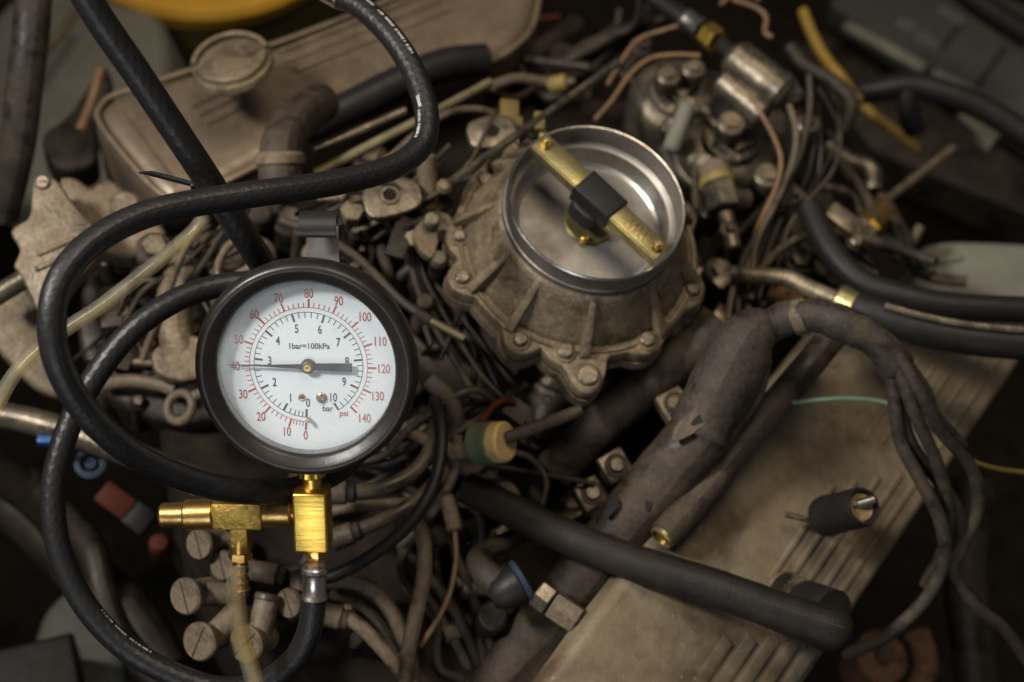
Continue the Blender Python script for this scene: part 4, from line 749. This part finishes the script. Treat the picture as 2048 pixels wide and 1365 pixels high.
al = Thing('alternator', 'grey ribbed alternator housing at the bottom middle', 'alternator', FR(980, 1250, 640, (.3, .2, .93)))
al.part('housing', lathe([(0, 2), (16, 2), (26, -1), (30, -6), (31, -40)], 48), 'cast_dark')
for k in range(14):
    a = k / 14 * 2 * math.pi; c, s = math.cos(a), math.sin(a); v, f = extr([(10, -1.6), (29, -2.2), (29, 2.2), (10, 1.6)], 0, 4.5, 1)
    al.part('fin', ([(x * c - y * s, x * s + y * c, z - max(0, x - 22) * .55) for x, y, z in v], f), 'cast_grey')
al.part('mount_lug', extr(smooth_poly(on_plane(al.M, [(930, 1170), (955, 1090), (1000, 1045), (1020, 1060), (1000, 1120), (985, 1180), (950, 1195)]), 3), 2, 8, 1.5), 'cast_grey')

# slotted plug caps with side arms and leads
capdir = (-.42, -.02, .91)
first = None
caps = [((368, 1194, 566), (452, 1190), 33, 'left middle of the round slotted plug caps', .2, None),
        ((396, 1285, 562), (470, 1228), 35, 'lower left round slotted plug cap, big and near', -.55, None),
        ((489, 1290, 566), (535, 1200), 35, 'round slotted plug cap half behind the clear tube', -.9, None),
        ((576, 1208, 578), (600, 1150), 27, 'slotted plug cap left of the steel ferrule', .3, None),
        ((396, 1090, 584), (450, 1085), 28, 'uppermost slotted plug cap under the brass tee', .2, None),
        ((443, 1132, 586), (530, 1150), 27, 'slotted plug cap behind the barbed brass stem', .2, None)]
for (c, arm, rpx, l, sl, _) in caps:
    t = Thing('plug_cap', l, 'plug cap', FR(*c, capdir, (1, .1, 0)), 'slotted spark plug caps'); r = rmm(rpx, c[2]) * 1.13
    t.part('disc', lathe([(0, 0), (r * .9, 0), (r, -.9), (r, -2.4), (r * .93, -3.0), (r * .90, -3.6), (r * .80, -5), (r * .74, -9), (r * .70, -16), (0, -16)], 36), 'cap_rubber')
    v, f = box(0, 0, .02, .55, r * 1.84, .14, .03); cs, sn_ = math.cos(sl), math.sin(sl)
    t.part('slot', ([(x * cs - y * sn_, x * sn_ + y * cs, z) for x, y, z in v], f), 'block_dark')
    a0 = Vector((0, 0, -9)); b0 = t.loc(arm[0], arm[1], c[2] + 12); b0 = a0 + (b0 - a0) * 1.15
    t.part('arm', cylab(r * .64, a0, b0, 22, 1.2), 'cap_rubber'); t.part('collar', cylab(r * .71, a0 + (b0 - a0) * .82, a0 + (b0 - a0) * 1.0, 22, .8), 'tan_rubber')
wires = [([(870, 800, 604), (882, 850, 592), (880, 920, 584), (858, 990, 578), (810, 1058, 574), (742, 1112, 572), (672, 1150, 572), (630, 1158, 574)], 13, 'black_rubber', 'glossy black lead curving below the gauge to the ferrule', None),
         ([(872, 800, 612), (866, 880, 602), (832, 940, 594), (768, 974, 588), (700, 985, 586), (660, 985, 586)], 15, 'tan_rubber', 'uppermost tan lead running left behind the brass block', (640, 985, 700, 986, 586)),
         ([(910, 860, 612), (896, 925, 602), (845, 990, 594), (775, 1036, 588), (705, 1066, 586)], 14, 'tan_rubber', 'tan lead with boot right of the brass block', (660, 1082, 712, 1064, 586)),
         ([(826, 1030, 606), (846, 1075, 598), (848, 1150, 592), (832, 1230, 588), (816, 1310, 584), (808, 1400, 582)], 16, 'tan_rubber', 'dusty lead running straight down to the bottom edge', None),
         ([(650, 1162, 590), (700, 1162, 590), (745, 1180, 592), (785, 1228, 594), (815, 1300, 598), (830, 1380, 604)], 16, 'tan_rubber', 'upper tan lead arching right of the ferrule', None),
         ([(660, 1185, 600), (715, 1202, 600), (760, 1246, 602), (800, 1310, 606)], 14, 'tan_rubber', 'second tan lead arching under the upper one', None),
         ([(672, 1230, 586), (712, 1246, 585), (752, 1284, 585), (800, 1340, 588), (840, 1400, 592)], 15, 'cap_rubber', 'pale lead with thick boot at the bottom middle', (632, 1222, 688, 1238, 586)),
         ([(915, 870, 600), (912, 930, 600), (890, 985, 602), (855, 1035, 606), (800, 1090, 612)], 11, 'tan_rubber', 'slim tan lead passing left of the crimp connector', None),
         ([(560, 1150, 596), (600, 1140, 596), (650, 1148, 596), (700, 1140, 600)], 12, 'dusty_rubber', 'dark lead behind the steel ferrule', (500, 1140, 560, 1152, 592)),
         ([(640, 1030, 606), (700, 1015, 606), (770, 1010, 608), (830, 1005, 612)], 12, 'tan_rubber', 'flat tan lead between the two booted leads', None),
         ([(820, 1000, 622), (800, 1060, 620), (830, 1120, 618), (880, 1180, 616), (920, 1240, 618), (960, 1330, 622)], 12, 'dusty_rubber', 'dark lead crossing towards the alternator', None),
         ([(790, 1060, 624), (830, 1150, 622), (880, 1230, 622), (930, 1320, 624), (960, 1400, 628)], 13, 'brown_rubber', 'brown lead in front of the alternator', None),
         ([(860, 760, 606), (900, 800, 604), (912, 850, 604), (905, 900, 606)], 20, 'dusty_rubber', 'thick dark lead right of the gauge rim', None),
         ([(800, 850, 606), (850, 880, 602), (910, 900, 602), (950, 895, 602)], 13, 'tan_rubber', 'tan lead joining the green and cream valve', None),
         ([(780, 900, 612), (830, 890, 612), (850, 930, 616)], 18, 'brown_rubber', 'short brown lead bend below the gauge rim', None)]
for p_, r_, m_, l, bt_ in wires:
    t = Thing('ignition_lead', l, 'lead', base(*p_[0]), 'ignition leads'); t.part('cable', tube(t.path(p_, 8), rmm(r_, 588), 16, True, .012), m_)
    if bt_:
        x0, y0, x1, y1, d = bt_; t.part('boot', cylab(rmm(r_ + 9, d), t.loc(x0, y0, d), t.loc(x1, y1, d), 22, 1.6), 'tan_rubber'); t.part('boot_neck', cylab(rmm(r_ + 5, d), t.loc(x0 * .1 + x1 * .9, y0 * .1 + y1 * .9, d), t.loc(x1 + (x1 - x0) * .25, y1 + (y1 - y0) * .25, d), 20, 1.2), 'dusty_rubber')
single('lower_block_face', 'smooth brown block face at the bottom middle under the leads', 'block face', extr(smooth_poly(on_plane(FR(720, 1320, 640), [(640, 1290), (760, 1270), (860, 1330), (900, 1420), (620, 1440)]), 3), -20, 0, 3), 'brown_rubber', FR(720, 1320, 640))

# ================================================================== FOREGROUND: CLEAR TUBES AND BLACK HOSES
def hose(name, label, pts, r, marks=(), n=10):
    t = Thing(name, label, 'hose', base(*pts[0])); q = t.path(pts, n); t.part('tube', tube(q, r, 28), 'hose_rubber'); fr = frames(q)
    return t, q, fr
HC = [(664, -14, 577), (694, 0, 572), (728, 20, 568), (776, 66, 562), (820, 130, 556), (848, 200, 550), (854, 255, 545), (838, 298, 540), (792, 332, 532), (720, 355, 522), (620, 374, 510), (520, 387, 500), (400, 405, 490), (290, 430, 480), (195, 478, 470), (132, 542, 463), (105, 620, 460), (112, 712, 462), (155, 802, 470), (220, 874, 480), (300, 928, 493), (400, 967, 508), (500, 984, 522), (600, 976, 545),
      (690, 930, 560), (738, 850, 570), (730, 760, 577), (660, 650, 577), (580, 585, 571), (505, 567, 566), (430, 574, 562), (350, 602, 556), (270, 657, 552), (203, 735, 550), (148, 830, 548), (114, 930, 546), (106, 1020, 545), (122, 1112, 545), (167, 1206, 546), (238, 1286, 548), (330, 1342, 550), (430, 1376, 552), (520, 1370, 550), (586, 1322, 545), (618, 1264, 541), (629, 1192, 538)]
hz, q, fr = hose('gauge_hose', 'long black braided rubber hose coiling round the gauge to the steel ferrule', HC, 4.75)
def marks(a, b, ang_c, rows, w):             # worn white print along the hose
    want = (hz.M.to_3x3().inverted() @ CW(ang_c)).normalized(); V, F = [], []
    i0, i1 = int(a * 10), int(b * 10)
    for i in range(i0, i1):
        t, n, bb = fr[i]; t2, n2, b2 = fr[i + 1]
        c0 = math.atan2(want.dot(bb), want.dot(n))
        for k in range(3):
            u0, u1 = k / 3 + .04, k / 3 + .28
            if not rows(i, k): continue
            qa = q[i].lerp(q[i + 1], u0); qb = q[i].lerp(q[i + 1], u1); h0 = random.uniform(-.5, -.35) * w; h1 = random.uniform(.35, .5) * w
            ids = []
            for (p, s) in ((qa, h0), (qb, h0), (qb, h1), (qa, h1)):
                an = c0 + s / 4.75; ids.append(len(V)); V.append(tuple(p + (n * math.cos(an) + bb * math.sin(an)) * 4.79))
            F.append(tuple(ids))
    hz.part('white_print', (V, F), 'print_white')
marks(1.55, 2.35, (.45, .55, .7), lambda i, k: True, 1.7); marks(2.5, 3.9, (.45, .45, .77), lambda i, k: random.random() < .72, 1.5)
marks(5.0, 5.45, (-.45, .1, .9), lambda i, k: True, 1.5); marks(5.5, 6.9, (-.55, 0, .83), lambda i, k: random.random() < .75, 1.5)
marks(38.3, 39.6, (.75, .6, .3), lambda i, k: random.random() < .6, 1.0)
qe = [hz.loc(690, -2, 573), hz.loc(652, -22, 579)]
hz.part('end_crimp', cylab(5.4, qe[0], qe[1], 28, 1), 'crimp')
d0 = (q[-1] - q[-12]).normalized(); top = hz.loc(629, 1122, 535); bot = hz.loc(629, 1198, 538)
hz.part('ferrule', along(lathe([(4.4, 0), (4.6, 0), (5.3, .4), (5.0, 1.6), (4.55, 2.6), (4.5, 9.5), (4.8, 10.2), (5.1, 11), (4.9, 12.2), (4.3, 12.8), (4.4, 13.4), (4.2, 14.4), (2, 14.6), (0, 14.6)], 14), bot, top), 'crimp', sharp=25)
hb, qb, fb = hose('diagonal_hose', 'straight black rubber hose slanting from the top edge down behind the gauge', [(130, -80, 462), (195, 32, 472), (268, 138, 483), (338, 243, 494), (400, 336, 505), (457, 424, 517), (508, 502, 530), (552, 572, 549), (578, 612, 562)], 5.1)
ct = Thing('cable_tie', 'pointed black cable tie tail sticking out left of the diagonal hose', 'cable tie', base(380, 366, 512))
q2 = ct.path([(276, 346, 508), (300, 347, 509), (340, 357, 510), (390, 370, 512)], 8); ct.part('tail', tube(q2, [.25 + 1.15 * min(1, i / 9) for i in range(len(q2))], 10, True, 0, .45), 'black_paint'); ct.part('lock_head', box(q2[-1].x, q2[-1].y, q2[-1].z, 3, 3, 3, .5), 'black_paint')

def clear(name, label, pts, rpx, m='clear_tube'):
    t = Thing(name, label, 'clear tube', base(*pts[0])); p = t.path(pts, 10); r = rmm(rpx, pts[0][2]); t.part('wall', tube(p, r, 24, False), m); t.part('inner_wall', tube(p, r * .62, 20, False), m); return t, p
clear('clear_drain_tube', 'yellowed clear plastic tube hanging from the barbed brass stem', [(472, 1134, 527), (472, 1175, 527), (475, 1225, 527), (484, 1280, 526), (504, 1345, 525), (522, 1420, 524)], 19, 'amber_tube')
clear('clear_long_tube', 'clear plastic tube slanting behind the hose loop at left', [(408, 432, 566), (388, 462, 562), (340, 504, 558), (270, 560, 552), (200, 614, 546), (130, 660, 540), (70, 706, 534), (20, 762, 528), (-30, 860, 522)], 14.5)

# ================================================================== BRASS MANIFOLD (block, tee, stem)
GN = (-.03, -.25, .965)
bm_ = Thing('brass_manifold', 'bright brass block and tee fitting screwed under the gauge', 'brass fitting', FR(622, 1041, 533, GN))
S = 533 / FPX
def mxy(px, py, z=0):                        # point in the fitting's own plane
    (x, y), = on_plane(bm_.M, [(px, py)]); return x, y
x0, y0 = mxy(588, 1106); x1, y1 = mxy(653, 988)
blk = bm_.part('block', box((x0 + x1) / 2, (y0 + y1) / 2, -6, x1 - x0, y1 - y0, 13, 1.1, 3), 'brass')
cxm = (x0 + x1) / 2 + .2
bm_.part('neck', along(cyl(3.7, 0, 7, 28, .4), (cxm, y1 - 1, -6), (cxm, y1 + 8, -6)), 'brass', blk)
kn_ = bm_.part('knurled_collar', along(lathe([(0, 0), (4.8, 0), (5.4, .6), (5.4, 2.6), (4.8, 3.2), (0, 3.2)], 30, wob=lambda a: 1 + .03 * math.cos(a * 15)), (cxm, y1 + 4.6, -6), (cxm, y1 + 9, -6)), 'brass')
bm_.part('hex_nipple', along(hexa(4.4, 0, 5), (cxm + .6, y0 + .6, -6), (cxm + .6, y0 - 6, -6), .2), 'brass_old')
def seg_(pa, pb, r, m, name, hexy=False, z=-6, par=None, bev=.5):
    a = Vector((*mxy(*pa), z)); b = Vector((*mxy(*pb), z)); L = (b - a).length
    return bm_.part(name, along(hexa(r, 0, L) if hexy else cyl(r, 0, L, 32, bev), a, b), m, par)
seg_((312, 1043), (366, 1042), 4.8, 'brass_old', 'end_plug', bev=1.0)
seg_((361, 1042), (424, 1040), 5.9, 'brass_old', 'left_collar', bev=.9)
tee = bm_.part('tee_body', join(box(*[(a + b) / 2 for a, b in zip(mxy(420, 1038), mxy(522, 1036))], -6, (522 - 420) * S, 10.8, 10.4, 1.3, 2), box(mxy(474, 1070)[0], mxy(474, 1068)[1], -6, 7.0, 14, 8.2, 1.0, 2)), 'brass_cast')
seg_((519, 1036), (580, 1036), 5.9, 'brass_old', 'right_collar', bev=.9)
seg_((576, 1036), (594, 1036), 4.0, 'brass_old', 'right_neck')
seg_((474, 1086), (474, 1116), 4.2, 'brass_old', 'stem_collar', par=tee)
seg_((474, 1116), (474, 1132), 4.6, 'brass_old', 'stem_nut', True)
barb = [(0, 0), (2.6, 0)]
for i in range(4): barb += [(2.5, -i * 3.4 - .3), (2.5, -i * 3.4 - 1.9), (3.1, -i * 3.4 - 2.2), (2.6, -i * 3.4 - 3.4)]
barb += [(0, -14.2)]
ax, ay = mxy(473, 1131); bm_.part('barbed_stem', along(lathe([(r, -z) for r, z in barb], 24), (ax, ay, -6), (ax, ay - 10, -6)), 'brass_old')

# ================================================================== PRESSURE GAUGE
G = Thing('pressure_gauge', 'round pressure gauge in black rubber boot with white psi and bar dial', 'pressure gauge', FR(617, 731, 513, GN))
G.part('rubber_boot', lathe([(32.0, 1), (32.1, 5.2), (32.4, 6.2), (33.4, 7.0), (34.6, 7.6), (36, 8.7), (37.2, 9.0), (38.5, 8.3), (39.5, 6.6), (40.0, 4), (39.9, 1), (39.4, -2), (38, -4.5), (36.8, -8), (36.4, -16), (35, -19), (0, -19)], 128), 'boot_rubber', sharp=60)
G.part('bezel_ring', lathe([(32.0, .1), (31.9, 4.2), (32.3, 5.4), (33, 5.6)], 96), 'black_paint')
dial = G.part('dial', lathe([(0, 0), (32.3, 0), (32.3, -1), (0, -1)], 96), 'dial_white')
G.part('glass', lathe([(0, 5.0), (32, 5.0), (32, 4.0), (0, 4.0)], 96), 'gauge_glass')
PSI = [265.7, 251, 227.3, 204.5, 181, 159, 135, 111.6, 87.8, 64, 41.4, 19.4, -2.2, -24.5, -46.3, -70]
def ang(psi):
    i = min(int(psi // 10), 14); return rad(PSI[i] + (PSI[i + 1] - PSI[i]) * (psi - i * 10) / 10)
def tick(r0, r1, a, w, z=.06):
    c, s = math.cos(a), math.sin(a); h = w / 2
    return [(r0 * c + h * s, r0 * s - h * c, z), (r1 * c + h * s, r1 * s - h * c, z), (r1 * c - h * s, r1 * s + h * c, z), (r0 * c - h * s, r0 * s + h * c, z)], [(0, 1, 2, 3)]
def arc(r, a0, a1, w, z=.06, n=150):
    V, F = [], []
    for i in range(n + 1):
        a = a0 + (a1 - a0) * i / n; V += [((r - w / 2) * math.cos(a), (r - w / 2) * math.sin(a), z), ((r + w / 2) * math.cos(a), (r + w / 2) * math.sin(a), z)]
        if i: F.append((2 * i - 2, 2 * i - 1, 2 * i + 1, 2 * i))
    return V, F
red = [arc(21.4, ang(0), ang(140), .22)]; blk_ = [arc(19.7, ang(0), ang(145), .24)]
for p in range(0, 141, 2): red.append(tick(21.4, 24.6 if p % 10 == 0 else 23.2, ang(p), .74 if p % 10 == 0 else .32, .065))
for k in range(0, 51): blk_.append(tick(19.7, 16.6 if k % 5 == 0 else 17.6, ang(k * 2.9), .78 if k % 5 == 0 else .32, .065))
G.part('psi_scale', join(*red), 'print_red', dial); G.part('bar_scale', join(*blk_), 'print_black', dial)
TM = {}
def numeral(s, x, y, size, m, sx, bold, name='numeral'):
    o = G.part(name, None, m, dial, mesh=text_mesh(s, size, m, sx, bold)); o.location = (x * .001, y * .001, .00008)
for p in range(0, 141, 10):
    a = ang(p); r = 26.6 if p < 100 else 27.4; y_ = 0
    numeral(str(p), r * math.cos(a) + (1.0 if p == 140 else .5 if p in (100, 110) else 0), r * math.sin(a), 4.7, 'print_red', .70, .085)
for k in range(0, 11):
    a = ang(k * 14.5); r = 14.1
    numeral(str(k), r * math.cos(a) + (.4 if k == 0 else 1.3 if k == 10 else 0), r * math.sin(a), 4.4, 'print_black', .70, .085)
numeral('1bar=100kPa', .6, 7.2, 3.0, 'print_black', .95, .05, 'unit_text'); numeral('bar', 6.5, -16.2, 3.1, 'print_black', .95, .05, 'unit_text'); numeral('psi', 12.3, -18.4, 3.1, 'print_red', .95, .05, 'unit_text')
na = rad(-.9); c_, s_n = math.cos(na), math.sin(na)
nv, nf = extr([(-29.4, -.1), (-29.4, .1), (-14, .42), (0, .95), (1, 1.2), (16, 1.6), (16, -1.6), (1, -1.2), (0, -.95), (-14, -.42)], 1.7, 2.15, .05, 1)
ndl = G.part('needle', ([(x * c_ - y * s_n, x * s_n + y * c_, z) for x, y, z in nv], nf), 'needle_black')
G.part('hub_boss', cyl(2.6, .1, 2.6, 32, .3), 'needle_black', ndl); G.part('hub_cap', lathe([(0, 3.0), (.3, 3.05), (.4, 3.2), (1.2, 3.3), (1.9, 3.05), (2.1, 2.5)], 28), 'brass_old', ndl); G.part('hub_pin', cyl(.35, 3, 3.3, 12, .05), 'black_paint', ndl)
sc = G.part('dial_screw', lathe([(0, 1.05), (1.4, .95), (1.95, .5), (2.0, 0)], 28, 0, 4.4, -12.1), 'brass_old', dial); G.part('screw_slot', box(4.4, -12.1, .98, .55, 3.7, .3, .05), 'black_paint', dial)
G.part('eyelet', lathe([(1.4, 0), (1.35, .3), (1.0, .4), (.75, .15)], 24, 0, -2.8, -12.1), 'brass', dial); G.part('eyelet_hole', cyl(.8, 0, .14, 18, .02, -2.8, -12.1), 'black_paint', dial)
G.part('zero_pin', cyl(.75, 0, 3.2, 16, .3, -.6, -20.2), 'brass_old', dial)
# hanger hook: sheet strip bent over towards the viewer
yc_, zc_, rh = 48.8, -8.5, 5.5
prof = [(26, -14), (40, -14), (48.4, -14)] + [(yc_ + rh * math.sin(t), zc_ - rh * math.cos(t)) for t in [math.pi * k / 10 for k in range(0, 11)]] + [(48.0, -3.0), (47.2, -3.1), (46.4, -3.6)]
V, F = [], []
for i, (y, z) in enumerate(prof):
    a = Vector(prof[max(i - 1, 0)]); b = Vector(prof[min(i + 1, len(prof) - 1)]); t = (b - a).normalized(); nrm = Vector((-t.y, t.x)) * .55
    wl, wr = (-2.4, 11.0) if i > 6 else (-1.4, 10.2)
    for xx, sg in ((wl, 1), (wr, 1), (wr, -1), (wl, -1)): V.append((xx, y + nrm.x * sg, z + nrm.y * sg))
    if i:
        o = 4 * i - 4
        for k in range(4): F.append((o + k, o + (k + 1) % 4, o + 4 + (k + 1) % 4, o + 4 + k))
F += [(0, 1, 2, 3), tuple(4 * len(prof) - 4 + k for k in range(4))]
ns_ = 3
G.part('hanger_hook', (V[4 * (ns_ - 1):], [tuple(i - 4 * (ns_ - 1) for i in q) for q in F if min(q) >= 4 * (ns_ - 1)]), 'black_paint', sharp=30)
G.part('hanger_strap', (V[:4 * ns_], [q for q in F if max(q) < 4 * ns_]), 'strap_lit_metal', sharp=30)  # same strip as the hook; its lit face is painted paler
